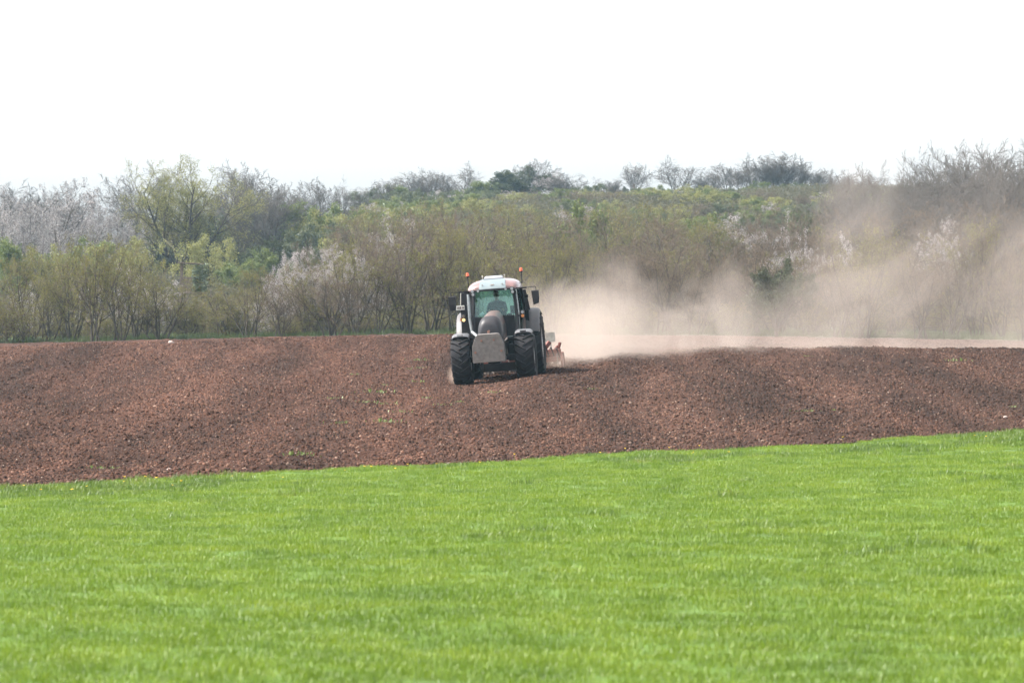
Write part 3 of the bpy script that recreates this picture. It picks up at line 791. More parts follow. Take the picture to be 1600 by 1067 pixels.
def pipe(bm, pts, r, k=8):
    for a, b in zip(pts[:-1], pts[1:]): rod(bm, a, b, r, k=k)
    for p in pts[1:-1]: bmesh.ops.create_uvsphere(bm, u_segments=k, v_segments=6, radius=r * 1.02, matrix=Matrix.Translation(p))
    return bm

def loft(bm, rings, cap=True):
    vr = [[bm.verts.new(p) for p in ring] for ring in rings]
    n = len(vr[0])
    for a, b in zip(vr[:-1], vr[1:]):
        for j in range(n): bm.faces.new((a[j], a[(j + 1) % n], b[(j + 1) % n], b[j]))
    if cap:
        bm.faces.new(vr[0][::-1]); bm.faces.new(vr[-1])
    bmesh.ops.recalc_face_normals(bm, faces=bm.faces)
    return bm

def arch_ring(y, w_, zb, zt, ex=2.6, n=18, lean=0.0):
    """open-bottomed arch cross-section (flat base, rounded shoulders)"""
    pts = []
    for j in range(n + 1):
        a = PI * j / n
        c, s = math.cos(a), math.sin(a)
        x = math.copysign(abs(c) ** (2 / ex), c) * w_; z = zb + (zt - zb) * abs(s) ** (2 / ex)
        pts.append((x, y + lean * (z - zb), z))
    return pts

def lathe_x(bm, prof, k=40, cx=0.0, cy_=0.0, cz=0.0):
    """profile of (x, radius) spun about the X axis through (cy_, cz)"""
    rings = []
    for j in range(k):
        a = 2 * PI * j / k
        rings.append([bm.verts.new((cx + x, cy_ - r * math.cos(a), cz + r * math.sin(a))) for x, r in prof])
    for j in range(k):
        A, B = rings[j], rings[(j + 1) % k]
        for i in range(len(prof) - 1): bm.faces.new((A[i], A[i + 1], B[i + 1], B[i]))
    bmesh.ops.recalc_face_normals(bm, faces=bm.faces)
    return bm

def smooth(o, ang=40):
    me = o.data
    me.polygons.foreach_set('use_smooth', [True] * len(me.polygons))
    try: me.set_sharp_from_angle(angle=R(ang))
    except Exception: pass
    return o

# ------------------------------------------------------------------ machine materials
M_rubber = simple('tyre_rubber', (0.009, 0.010, 0.013), rough=0.75, dust=0.03, scale=9, spec=0.12)
M_rim = simple('rim_paint', (0.42, 0.42, 0.43), rough=0.45, dust=0.4, metal=0.3)
M_black = simple('black_plastic', (0.010, 0.010, 0.013), rough=0.42, dust=0.02, spec=0.18)
M_grille = simple('grille_black', (0.015, 0.015, 0.019), rough=0.42, dust=0.03, spec=0.22, scale=4)
M_frame = simple('cab_black_paint', (0.009, 0.010, 0.013), rough=0.35, dust=0.02, spec=0.2)
M_maroon = simple('maroon_metallic_paint', (0.052, 0.028, 0.030), rough=0.45, dust=0.22, coat=0.1, metal=0.1)
M_roofm = simple('lit_tone_maroon_roof', (0.135, 0.062, 0.068), rough=0.32, dust=0.20, coat=0.6, metal=0.1)  # maroon paint lightened to pink, imitating strong sun and reflected sky
M_roofw = simple('roof_front_glass_panel', (0.115, 0.155, 0.17), rough=0.22, dust=0.08, coat=0.5, var=0.06)
M_hatch = simple('white_roof_hatch', (0.23, 0.24, 0.275), rough=0.35, dust=0.08, coat=0.2, var=0.05)
M_fender = simple('grey_mudguard_plastic', (0.07, 0.075, 0.085), rough=0.45, dust=0.08, var=0.1)
M_guard = simple('black_mudguard_plastic', (0.045, 0.047, 0.054), rough=0.5, dust=0.10, var=0.1)
M_conc = simple('weathered_weight_block', (0.080, 0.075, 0.073), rough=0.8, dust=0.10, scale=10, var=0.3)
M_rust = simple('rusty_recess', (0.13, 0.045, 0.03), rough=0.85, dust=0.2)
M_steel = simple('bright_exhaust_steel', (0.25, 0.275, 0.285), rough=0.4, metal=0.7, dust=0.05)
M_red = simple('red_implement_paint', (0.11, 0.017, 0.011), rough=0.65, dust=0.10)
M_dsteel = simple('dull_worked_steel', (0.10, 0.095, 0.09), rough=0.55, metal=0.5, dust=0.35)
M_gboard = simple('grey_guard_board', (0.32, 0.33, 0.30), rough=0.7, dust=0.3)
M_seat = simple('dark_seat_fabric', (0.03, 0.032, 0.036), rough=0.85)
M_lens = simple('lamp_glass', (0.24, 0.25, 0.27), rough=0.15, coat=0.6, var=0.1)
M_plate = simple('pale_number_plate', (0.62, 0.62, 0.60), rough=0.4, dust=0.12, var=0.05)
M_beacon = simple('orange_beacon_plastic', (0.60, 0.085, 0.022), rough=0.35, coat=0.4, var=0.1)
M_orange = simple('amber_indicator', (0.42, 0.16, 0.05), rough=0.3, coat=0.7, var=0.1)
M_lit, t_, p_ = new_mat('lit_amber_lamp')
p_.inputs['Base Color'].default_value = (0.9, 0.6, 0.25, 1); p_.inputs['Emission Color'].default_value = (1.0, 0.62, 0.22, 1); p_.inputs['Emission Strength'].default_value = 0.55

def glass(name, tint, refl=0.08):
    m, t, p = new_mat(name)
    t.nodes.remove(p)
    tr = t.nodes.new('ShaderNodeBsdfTransparent'); tr.inputs[0].default_value = (*tint, 1)
    gl = t.nodes.new('ShaderNodeBsdfGlossy'); gl.inputs['Roughness'].default_value = 0.04; gl.inputs[0].default_value = (0.9, 1.0, 1.0, 1)
    fr = t.nodes.new('ShaderNodeFresnel'); fr.inputs[0].default_value = 1.35
    ma = N(t, 'ShaderNodeMath', operation='MULTIPLY_ADD'); ma.inputs[1].default_value = 1.0; ma.inputs[2].default_value = refl; ma.use_clamp = True
    t.links.new(fr.outputs[0], ma.inputs[0])
    mx = t.nodes.new('ShaderNodeMixShader')
    t.links.new(ma.outputs[0], mx.inputs[0]); t.links.new(tr.outputs[0], mx.inputs[1]); t.links.new(gl.outputs[0], mx.inputs[2])
    t.links.new(mx.outputs[0], t.nodes['Material Output'].inputs['Surface'])
    return m
M_glass = glass('green_tinted_cab_glass', (0.74, 0.93, 0.91), 0.015)
M_glassd = glass('dark_side_glass', (0.32, 0.42, 0.42), 0.02)
M_mirror, t_, p_ = new_mat('mirror_glass'); p_.inputs['Metallic'].default_value = 1; p_.inputs['Roughness'].default_value = 0.04; p_.inputs['Base Color'].default_value = (.8, .8, .8, 1)

# ------------------------------------------------------------------ where the machine stands
TX, TY = -0.47, 100.0
YAW = R(-4.4)
_f = Vector((math.sin(-YAW), math.cos(YAW), 0)); _s = Vector((math.cos(YAW), math.sin(YAW), 0))
def _g(sx, fy):
    p = Vector((TX, TY, 0)) + _s * sx + _f * fy
    return Vector((p.x, p.y, gz(p.x, p.y)))
pfl, pfr, prl, prr = _g(-.94, 0), _g(.94, 0), _g(-.96, 2.85), _g(.96, 2.85)
ax_y = ((prl + prr) / 2 - (pfl + pfr) / 2).normalized()
ax_x = ((pfr - pfl) + (prr - prl)).normalized(); ax_x = (ax_x - ax_y * ax_x.dot(ax_y)).normalized()
ax_z = ax_x.cross(ax_y)
MAT = Matrix((ax_x, ax_y, ax_z)).transposed().to_4x4()
MAT.translation = (pfl + pfr) / 2 - ax_z * 0.015
def stand(o): o.matrix_world = MAT.copy(); return o

tractor = stand(empty('tractor', (0, 0, 0), 'maroon and black tractor driving towards us with a grey front weight block', 'tractor'))
def tp(name, bm, mats, parent=None, sm=True, label=None):
    o = obj(name, bm, mats, parent or tractor)
    if sm: smooth(o)
    if label: o['label'] = label
    return o
B = bmesh.new

# wheels
def tyre_bm(cx, cyy, Rad, wid, nl, hub):
    bm = B(); h = wid / 2
    prof = [(-h * .80, hub), (-h * .98, hub + (Rad - hub) * .30), (-h * 1.0, hub + (Rad - hub) * .60), (-h * .90, Rad - .075), (-h * .55, Rad - .048), (0, Rad - .040),
            (h * .55, Rad - .048), (h * .90, Rad - .075), (h * 1.0, hub + (Rad - hub) * .60), (h * .98, hub + (Rad - hub) * .30), (h * .80, hub)]
    lathe_x(bm, prof, 56, cx, cyy, Rad)
    pitch = 2 * PI / nl; sweep = 0.30 * (0.72 / Rad) ** 0.6
    for side in (-1, 1):
        for q in range(nl):
            a0 = q * pitch + (pitch / 2 if side > 0 else 0)
            rings = []
            for s in (0.0, 0.25, 0.5, 0.75, 1.0):
                x = side * (h * 1.0 * (1 - s) - 0.03 * s)
                a = a0 + sweep * (1 - s) ** 1.15
                rt = Rad - 0.055 * max(0, (0.22 - s) / 0.22) ** 1.5
                rb = Rad - 0.095 if s < .2 else Rad - 0.065
                da_t, da_b = 0.016 / Rad, 0.032 / Rad
                ring = []
                for (da, rr) in ((-da_b, rb), (-da_t, rt), (da_t, rt), (da_b, rb)):
                    ring.append((cx + x, cyy - rr * math.cos(a + da), Rad + rr * math.sin(a + da)))
                rings.append(ring)
            loft(bm, rings)
    return bm
def rim_bm(cx, cyy, Rad, wid, hub, side):
    bm = B(); h = wid / 2
    lathe_x(bm, [(-h * .80, hub), (-h * .82, hub + .015), (-h * .74, hub - .03), (-h * .3, hub - .06), (h * .3, hub - .06), (h * .74, hub - .03), (h * .82, hub + .015), (h * .80, hub)], 40, cx, cyy, Rad)
    f = side
    lathe_x(bm, [(f * h * .3, hub - .06), (f * h * .22, hub * .62), (f * h * .34, hub * .5), (f * h * .36, hub * .36), (f * h * .52, hub * .34), (f * h * .54, 0.001)], 32, cx, cyy, Rad)
    for q in range(8):
        a = 2 * PI * q / 8
        y = cyy - hub * .44 * math.cos(a); z = Rad + hub * .44 * math.sin(a)
        rod(bm, (cx + f * h * .30, y, z), (cx + f * h * .42, y, z), .018, k=6)
    return bm
for (sx, yy, Rad, wid, nl, hub, nm) in ((-.94, 0, .725, .57, 19, .39, 'front'), (.94, 0, .725, .57, 19, .39, 'front'), (-.96, 2.85, .975, .66, 21, .55, 'rear'), (.96, 2.85, .975, .66, 21, .55, 'rear')):
    wheel = obj('wheel', rim_bm(sx, yy, Rad, wid, hub, -1 if sx < 0 else 1), M_rim, tractor); smooth(wheel)
    # the rim is the wheel's own mesh; the tyre sits on it
    smooth(obj('tyre', tyre_bm(sx, yy, Rad, wid, nl, hub), M_rubber, wheel), 30)

# chassis and axles
bm = B()
bar(bm, (-.82, 0, .72), (.82, 0, .72), .16, .20); box(bm, (0, .05, .72), (.36, .5, .34), .04)
bar(bm, (-.70, 2.85, .975), (.70, 2.85, .975), .30, .34, .03)
box(bm, (0, 1.6, .86), (.52, 3.0, .50), .05); box(bm, (0, .3, 1.06), (.46, 1.6, .46), .04)
tp('chassis', bm, M_black)
bm = B()
box(bm, (-.55, 1.35, .82), (.42, 1.0, .50), .06); box(bm, (.55, 1.35, .82), (.42, 1.0, .50), .06)
tp('fuel_tank', bm, M_black)
for s in (-1, 1):
    bm = B()
    for k, z in enumerate((.55, .85, 1.13)):
        box(bm, (s * (.86 - .04 * k), 1.55, z), (.26, .34, .035), .008)
    for dy in (-.16, .16): bar(bm, (s * .93, 1.55 + dy, .5), (s * .78, 1.55 + dy, 1.3), .03, .04)
    tp('step', bm, M_black)

# bonnet and nose
bm = B()
secs = [(-.52, .31, 1.30, 1.965), (-.30, .315, 1.28, 2.01), (.1, .320, 1.26, 2.045), (.6, .325, 1.25, 2.075), (1.14, .33, 1.25, 2.095)]
loft(bm, [arch_ring(y, w_, zb, zt, 2.9) for y, w_, zb, zt in secs])
bonnet = tp('bonnet', bm, M_maroon)
bm = B()
secs = [(-.80, .26, 1.30, 1.70, .20), (-.79, .315, 1.25, 1.79, .22), (-.74, .358, 1.22, 1.875, .22), (-.66, .375, 1.20, 1.93, .18), (-.50, .380, 1.18, 1.985, .06)]
loft(bm, [arch_ring(y, w_, zb, zt, 3.1, lean=l * .5) for y, w_, zb, zt, l in secs])
grille = tp('grille', bm, M_grille)
for x in (-.235, -.125, 0.0, .125, .235):        # moulded ribs down the nose
    bm = B(); pts = []
    for k in range(7):
        z = 1.24 + (1.76 - .8 * x * x * 4 * .35 - 1.24) * k / 6
        pts.append((x * (1 - .10 * k / 6), -.815 + .30 * abs(x) ** 1.6 + .11 * (k / 6) - .004, z))
    for a_1, b_1 in zip(pts[:-1], pts[1:]): bar(bm, a_1, b_1, .012, .014, .003)
    obj('grille_rib', bm, M_black, grille)
bm = B()
for s in (-1, 1): box(bm, (s * .328, .25, 1.55), (.012, 1.2, .30), .004)
tp('side_grille', bm, M_black)
bm = B(); rod(bm, (-.03, -.95, 1.54), (-.03, -.80, 1.54), .04); box(bm, (-.03, -.93, 1.50), (.06, .05, .10), .01)
tp('tow_pin', bm, M_rust)

# weight block in front
bm = B()
out = [(-.49, .56), (.49, .56), (.497, .65), (.485, 1.06), (.36, 1.335), (.31, 1.385), (-.31, 1.385), (-.36, 1.335), (-.485, 1.06), (-.497, .65)]
loft(bm, [[(x * .985, -1.40, .94 + (z - .94) * .98) for x, z in out], [(x, -1.375, z) for x, z in out], [(x, -.96, z) for x, z in out], [(x * .98, -.94, z) for x, z in out]])
block = tp('weight_block', bm, M_conc, sm=False)
block.location = (-.035, 0, .105); block.scale = (.95, 1, 1)
for x, z in ((-.19, 1.20), (.19, 1.20), (-.40, .87), (.40, .87)):
    bm = B(); rod(bm, (x, -1.408, z), (x, -1.385, z), .034, k=12); rod(bm, (x, -1.425, z), (x, -1.40, z), .016, k=6)
    obj('bolt', bm, M_rust, block)
for s in (-1, 1):
    bm = B(); pipe(bm, [(s * .42, -1.0, 1.22), (s * .48, -.75, 1.30), (s * .44, -.45, 1.25)], .022); bar(bm, (s * .30, -1.0, .78), (s * .30, -.1, .78), .07, .12)
    tp('lift_arm', bm, M_black if s < 0 else M_dsteel)

# mudguards
def arc_guard(bm, cx, w_, cyy, cz, r, a0, a1, th=.035, lip=.10, n=14, crown=.05):
    """mudguard following a wheel; angles in degrees, 0 = straight ahead of the axle, 90 = top"""
    rings = []
    for k in range(n + 1):
        a = R(a0 + (a1 - a0) * k / n)
        sec = [(-w_ / 2, r - lip), (-w_ / 2 + .012, r - .02), (-w_ * .34, r + crown * .8), (0, r + crown), (w_ * .34, r + crown * .8), (w_ / 2 - .012, r - .02), (w_ / 2, r - lip),
               (w_ / 2 - .03, r - lip), (w_ / 2 - .04, r - .03), (w_ * .32, r + crown * .8 - th), (0, r + crown - th), (-w_ * .32, r + crown * .8 - th), (-w_ / 2 + .04, r - .03), (-w_ / 2 + .03, r - lip)]
        rings.append([(cx + x, cyy - rr * math.cos(a), cz + rr * math.sin(a)) for x, rr in sec])
    return loft(bm, rings)
for s in (-1, 1):
    bm = B(); arc_guard(bm, s * .93, .52, 0, .725, .765, 64, 150, lip=.085, crown=.03)
    fg = tp('front_mudguard', bm, M_fender)
    bm = B(); box(bm, (s * .93, -.345, 1.465), (.18, .018, .05), .006, Matrix.Rotation(R(-20), 3, 'X'))
    obj('reflector_plate', bm, M_black if s > 0 else M_fender, fg)
    bm = B(); pipe(bm, [(s * .60, .05, .95), (s * .62, .10, 1.35), (s * .93, .10, 1.46)], .03); obj('bracket', bm, M_black, fg)
    bm = B(); arc_guard(bm, s * 1.04, .44, 2.85, .975, 1.03, 22, 140, lip=.12, crown=.04)
    rg = tp('rear_mudguard', bm, M_guard)
    bm = B(); loft(bm, [[(s * .73, 2.85 - rr * math.cos(R(a)), .975 + rr * math.sin(R(a))) for a in range(6, 150, 9) for rr in (1.10,)] + [(s * .73, 3.6, 1.1), (s * .73, 2.0, 1.1)],
                        [(s * .775, 2.85 - rr * math.cos(R(a)), .975 + rr * math.sin(R(a))) for a in range(6, 150, 9) for rr in (1.10,)] + [(s * .775, 3.6, 1.1), (s * .775, 2.0, 1.1)]])
    obj('inner_guard', bm, M_maroon, rg)
    bm = B(); arc_guard(bm, s * .80, .12, 2.85, .975, 1.075, 14, 120, lip=.03, crown=.03); smooth(obj('guard_edge', bm, M_maroon, rg))

# cab
FY, BY_, RY = 1.30, 2.15, 3.05       # windscreen foot, door post, rear
zt = 2.70
def P_(s, w_, y, z): return (s * w_, y, z)
bm = B()
for s in (-1, 1):
    bar(bm, P_(s, .640, 1.22, 1.32), P_(s, .655, 1.36, 2.00), .075, .09); bar(bm, P_(s, .655, 1.36, 1.98), P_(s, .600, 1.56, zt), .075, .09)       # front posts
    bar(bm, P_(s, .80, BY_, 1.15), P_(s, .83, BY_ + .02, 2.0), .05, .08); bar(bm, P_(s, .83, BY_ + .02, 1.98), P_(s, .74, BY_, zt), .05, .08)
    bar(bm, P_(s, .76, RY - .1, 1.45), P_(s, .72, RY - .25, zt), .09, .10)
    bar(bm, P_(s, .60, 1.55, zt), P_(s, .72, RY - .2, zt), .07, .07)
    bar(bm, P_(s, .65, 1.25, 1.30), P_(s, .80, BY_, 1.15), .06, .08)
bar(bm, (-.62, 1.55, zt + .01), (.62, 1.55, zt + .01), .07, .07); bar(bm, (-.74, RY - .25, zt), (.74, RY - .25, zt), .07, .07)
bar(bm, (-.74, RY - .1, 1.5), (.74, RY - .1, 1.5), .08, .08)
box(bm, (0, 2.2, 1.22), (1.36, 1.7, .10), .02)
box(bm, (0, 1.27, 1.60), (1.20, .06, .62), .01)          # bulkhead under the screen
tp('cab_frame', bm, M_frame, sm=False)
def pane(name, pts, mat, th=.006):
    a, b, c, d = [Vector(p) for p in pts]
    n = (b - a).cross(d - a).normalized() * th
    bm = B(); loft(bm, [[a, b, c, d], [a + n, b + n, c + n, d + n]])
    return obj(name, bm, mat, tractor)
pane('windscreen', [(-.61, 1.385, 1.92), (.61, 1.385, 1.92), (.565, 1.58, 2.67), (-.565, 1.58, 2.67)], M_glass)
pane('rear_window', [(.66, RY - .13, 1.56), (-.66, RY - .13, 1.56), (-.66, RY - .24, 2.66), (.66, RY - .24, 2.66)], M_glass)
for s in (-1, 1):
    pane('door_glass', [(s * .69, 1.42, 1.40), (s * .82, BY_ - .05, 1.30), (s * .755, BY_ - .05, 2.66), (s * .64, 1.62, 2.66)], M_glass)
    pane('rear_side_glass', [(s * .835, BY_ + .07, 1.75), (s * .77, RY - .22, 1.75), (s * .73, RY - .30, 2.66), (s * .76, BY_ + .07, 2.66)], M_glassd)
    bm = B(); bar(bm, P_(s, .862, BY_ - .06, 1.25), P_(s, .885, BY_ - .02, 2.02), .03, .20); bar(bm, P_(s, .885, BY_ - .02, 2.0), P_(s, .80, BY_ - .04, 2.66), .03, .20)
    tp('door_post_trim', bm, M_frame, sm=False)
    bm = B(); pipe(bm, [P_(s, .71, 1.36, 1.40), P_(s, .735, 1.34, 1.95), P_(s, .685, 1.50, 2.52)], .016); tp('grab_rail', bm, M_steel if s > 0 else M_black)
for s in (1,):
    bm = B(); bar(bm, (.90, 2.40, 1.98), (.80, 2.36, 2.62), .20, .10, .03); box(bm, (.93, 2.3, 2.42), (.09, .10, .10), .02)
    tp('air_intake', bm, M_black)
# exhaust with its black guard on the other side
bm = B(); pipe(bm, [(-.52, 1.0, 1.34), (-.70, 1.16, 1.50), (-.745, 1.20, 1.85), (-.74, 1.28, 2.62)], .048, 12)
for z in (1.95, 2.3): rod(bm, (-.745, 1.20 + (z - 1.85) * .104, z - .012), (-.745, 1.20 + (z - 1.85) * .104, z + .012), .056, k=12)
tp('exhaust_pipe', bm, M_steel)
bm = B(); loft(bm, [[(-.78, 1.5, 1.25), (-1.04, 1.5, 1.25), (-1.04, 1.8, 1.25), (-.78, 1.8, 1.25)], [(-.78, 1.5, 2.2), (-1.02, 1.5, 2.15), (-1.02, 1.8, 2.15), (-.78, 1.8, 2.2)], [(-.73, 1.55, 2.68), (-.99, 1.55, 2.66), (-.99, 1.8, 2.66), (-.73, 1.8, 2.68)]])
tp('exhaust_guard', bm, M_black, sm=False)

# roof
def roof_ring(y, w_, zb, zt_, n=20):
    pts = []
    for j in range(n + 1):
        a = PI * j / n; c, s = math.cos(a), math.sin(a)
        pts.append((math.copysign(abs(c) ** .62, c) * w_, y, zb + (zt_ - zb) * abs(s) ** .75))
    return pts
bm = B(); loft(bm, [roof_ring(1.22, .62, 2.72, 2.80), roof_ring(1.27, .70, 2.69, 2.87), roof_ring(1.50, .765, 2.685, 2.955), roof_ring(1.9, .785, 2.69, 3.00), roof_ring(2.5, .785, 2.70, 3.01), roof_ring(2.95, .75, 2.71, 2.97), roof_ring(3.08, .66, 2.74, 2.88)])
roof = tp('roof', bm, M_roofm)
bm = B()
loft(bm, [[(-.40, 1.17, 2.745), (.40, 1.17, 2.745), (.40, 1.215, 2.81), (.385, 1.36, 2.94), (.36, 1.60, 3.012), (-.36, 1.60, 3.012), (-.385, 1.36, 2.94), (-.40, 1.215, 2.81)][i:i + 1] * 1 for i in range(0)]) if False else None
prof_ = [(1.165, 2.735), (1.20, 2.80), (1.30, 2.895), (1.45, 2.965), (1.66, 3.018)]
rings = []
for (y, z), hw in zip(prof_, (.405, .400, .390, .375, .36)):
    rings.append([(-hw, y, z), (-hw * .5, y - .012, z + .006), (hw * .5, y - .012, z + .006), (hw, y, z), (hw, y + .05, z - .05), (-hw, y + .05, z - .05)])
loft(bm, rings)
panel = tp('roof_front_panel', bm, M_roofw)
bm = B(); box(bm, (0, 1.215, 2.856), (.10, .012, .03), .005, Matrix.Rotation(R(-42), 3, 'X')); obj('emblem', bm, M_dsteel, panel)
for s in (-1, 1):
    bm = B(); rod(bm, (s * .30, 1.20, 2.875), (s * .30, 1.24, 2.86), .014, k=8); obj('bolt', bm, M_dsteel, panel)
bm = B(); loft(bm, [[(x, y, z) for x, y in ((-.27, 1.62), (.27, 1.62), (.27, 2.25), (-.27, 2.25))] if z < 3.05 else [(x, y, z) for x, y in ((-.235, 1.70), (.235, 1.70), (.24, 2.2), (-.24, 2.2))] for z in (2.97, 3.045, 3.105)])
tp('roof_hatch', bm, M_hatch, sm=False)
for s in (-1, 1):
    bm = B(); rod(bm, (s * .33, 1.9, 3.0), (s * .33, 1.9, 3.10), .012, k=6); bmesh.ops.create_uvsphere(bm, u_segments=8, v_segments=6, radius=.022, matrix=Matrix.Translation((s * .33, 1.9, 3.11)))
    tp('aerial_stub', bm, M_gboard)
bm = B(); rod(bm, (-.40, 2.6, 2.98), (-.40, 2.62, 3.32), .007, .004, 6); tp('aerial', bm, M_black)
# light bar under the roof lip
bm = B(); bar(bm, (-.60, 1.19, 2.70), (.60, 1.19, 2.70), .05, .05); bar(bm, (-.66, 1.25, 2.55), (-.60, 1.24, 2.72), .10, .05); bar(bm, (.66, 1.25, 2.55), (.60, 1.24, 2.72), .10, .05)
tp('lamp_rail', bm, M_black)
for x, z, r in ((-.60, 2.705, .058), (-.585, 2.605, .055), (-.43, 2.70, .045), (.40, 2.70, .045), (.585, 2.705, .058), (.60, 2.605, .055)):
    bm = B(); rod(bm, (x, 1.12, z), (x, 1.22, z), r, r * .8, 14); lamp = tp('work_light', bm, M_black)
    bm = B(); rod(bm, (x, 1.112, z), (x, 1.122, z), r * .82, k=14); obj('lens', bm, M_lens, lamp)

# mirrors on long arms
for s, mx_ in ((-1, -1.22), (1, 1.27)):
    bm = B(); bar(bm, (s * .60, 1.30, 2.70), (s * 1.02, 1.22, 2.70), .05, .035); pipe(bm, [(s * .98, 1.22, 2.70), (mx_, 1.16, 2.715), (mx_ + s * .03, 1.16, 2.69), (mx_ + s * .03, 1.16, 2.58)], .012)
    arm = tp('mirror_arm', bm, M_black)
    bm = B()
    loft(bm, [[(mx_ - .105, 1.13, 2.60), (mx_ + .105, 1.13, 2.60), (mx_ + .105, 1.21, 2.60), (mx_ - .105, 1.21, 2.60)],
              [(mx_ - .11, 1.10, 2.58), (mx_ + .11, 1.10, 2.58), (mx_ + .11, 1.22, 2.58), (mx_ - .11, 1.22, 2.58)],
              [(mx_ - .10 + (0.01 if s > 0 else 0), 1.09, 2.35), (mx_ + .11, 1.09, 2.35), (mx_ + .11, 1.22, 2.35), (mx_ - .10, 1.22, 2.35)],
              [(mx_ - .07, 1.10, 2.17), (mx_ + .09, 1.10, 2.22 if s > 0 else 2.17), (mx_ + .09, 1.21, 2.22 if s > 0 else 2.17), (mx_ - .07, 1.21, 2.17)]])
    hous = obj('mirror_housing', bm, M_black, arm)
    bm = B(); box(bm, (mx_, 1.225, 2.39), (.16, .008, .32), .003); g_ = obj('mirror', bm, M_mirror, tractor)

# beacons, number plate, turn lamps
for s, x, zb in ((-1, -.83, 2.80), (1, .80, 2.84)):
    bm = B(); rod(bm, (s * .70, 2.5, zb), (x, 2.5, zb), .016, k=8); rod(bm, (x, 2.5, zb - .03), (x, 2.5, zb + .32), .016, k=8); rod(bm, (x, 2.5, zb + .31), (x, 2.5, zb + .345), .048, k=14)
    bc = tp('beacon', bm, M_black)
    bm = B(); rod(bm, (x, 2.5, zb + .345), (x, 2.5, zb + .425), .050, .043, 16); rod(bm, (x, 2.5, zb + .425), (x, 2.5, zb + .44), .043, .025, 16)
    smooth(obj('beacon_lens', bm, M_beacon, bc))
bm = B(); box(bm, (-1.02, 1.42, 2.235), (.25, .012, .135), .004)
plate = tp('number_plate', bm, M_plate, sm=False, label='pale plate with worn dark characters beside the exhaust guard')
for x, w_, h_ in ((-1.105, .018, .07), (-1.062, .032, .075), (-1.015, .034, .075), (-.963, .016, .075), (-.93, .026, .072)):
    bm = B(); box(bm, (x, 1.4115, 2.235), (w_, .004, h_), .0); obj('character', bm, M_dsteel, plate)
bm = B(); bar(bm, (-1.02, 1.44, 2.16), (-.98, 1.55, 2.72), .02, .02); tp('plate_bracket', bm, M_gboard)
for s, x in ((-1, -.93), (1, .84)):
    bm = B(); bar(bm, (s * .66, 1.33, 1.88), (x, 1.30, 1.88), .035, .035); box(bm, (x, 1.30, 1.94), (.11, .10, .20), .02)
    br = tp('lamp_bracket', bm, M_black)
    bm = B(); rod(bm, (x, 1.22, 1.87), (x, 1.27, 1.87), .048, k=16); smooth(obj('turn_lamp', bm, M_lit if s < 0 else M_orange, br))
    if s < 0:
        bm = B(); box(bm, (x - .085, 1.25, 1.885), (.04, .05, .11), .01); obj('side_lamp', bm, M_orange, br)
    bm = B(); rod(bm, (x, 1.22, 1.985), (x, 1.27, 1.985), .046, k=16); smooth(obj('headlight', bm, M_lens if s > 0 else M_dsteel, br))

# inside the cab
bm = B(); box(bm, (.02, 2.42, 1.66), (.52, .50, .14), .05); box(bm, (.02, 2.66, 1.96), (.46, .13, .54), .05); box(bm, (.02, 2.45, 1.42), (.34, .36, .34), .03)
for s in (-1, 1): box(bm, (.02 + s * .33, 2.36, 1.86), (.09, .42, .07), .03)
tp('seat', bm, M_seat)
bm = B(); box(bm, (0, 1.55, 1.70), (.50, .20, .40), .06); bar(bm, (0, 1.6, 1.75), (0, 1.93, 2.0), .09, .09); box(bm, (.42, 1.62, 1.75), (.16, .16, .44), .04)
tp('dashboard', bm, M_black)
bm = B()
ctr = Vector((0, 1.95, 2.02)); nrm_ = Vector((0, .62, .78)).normalized(); u_ = Vector((1, 0, 0)); v_ = nrm_.cross(u_)
pts = [ctr + (u_ * math.cos(2 * PI * q / 20) + v_ * math.sin(2 * PI * q / 20)) * .20 for q in range(21)]
pipe(bm, pts, .015, 7)
for q in (0, 7, 13): rod(bm, ctr, pts[q], .011, k=6)
tp('steering_wheel', bm, M_black)
bm = B(); box(bm, (.52, 1.85, 2.06), (.18, .05, .24), .02); bar(bm, (.54, 1.88, 1.7), (.52, 1.87, 1.96), .03, .03); tp('terminal_screen', bm, M_black)
bm = B(); pipe(bm, [(-.50, 1.52, 2.0), (-.47, 1.54, 2.3), (-.44, 1.575, 2.60)], .010, 6); bar(bm, (-.36, 1.40, 1.96), (.10, 1.43, 2.0), .02, .012); tp('wiper', bm, M_black)
bm = B(); pipe(bm, [(-.46, 1.62, 1.96), (-.36, 1.66, 2.02)], .05, 10); tp('cab_ornament', bm, M_plate)

# ------------------------------------------------------------------ the driver
def skin_mesh(name, pts, edges, rad, mats, parent, levels=2, root=0):
    me = bpy.data.meshes.new(name); me.from_pydata(pts, edges, [])
    o = link(bpy.data.objects.new(name, me)); me.materials.append(mats)
    md = o.modifiers.new('skin', 'SKIN')
    for v, r in zip(me.skin_vertices[0].data, rad):
        v.radius = r if isinstance(r, tuple) else (r, r)
    me.skin_vertices[0].data[root].use_root = True
    md.use_smooth_shade = True
    s = o.modifiers.new('sub', 'SUBSURF'); s.levels = levels; s.render_levels = levels
    if parent is not None: o.parent = parent
    return o
M_skin = simple('skin', (0.42, 0.24, 0.17), rough=0.55, var=0.08)
M_hair = simple('dark_hair', (0.025, 0.018, 0.014), rough=0.6)
M_jacket = simple('navy_work_jacket', (0.020, 0.026, 0.045), rough=0.85)
M_trouser = simple('dark_work_trousers', (0.022, 0.022, 0.026), rough=0.85)

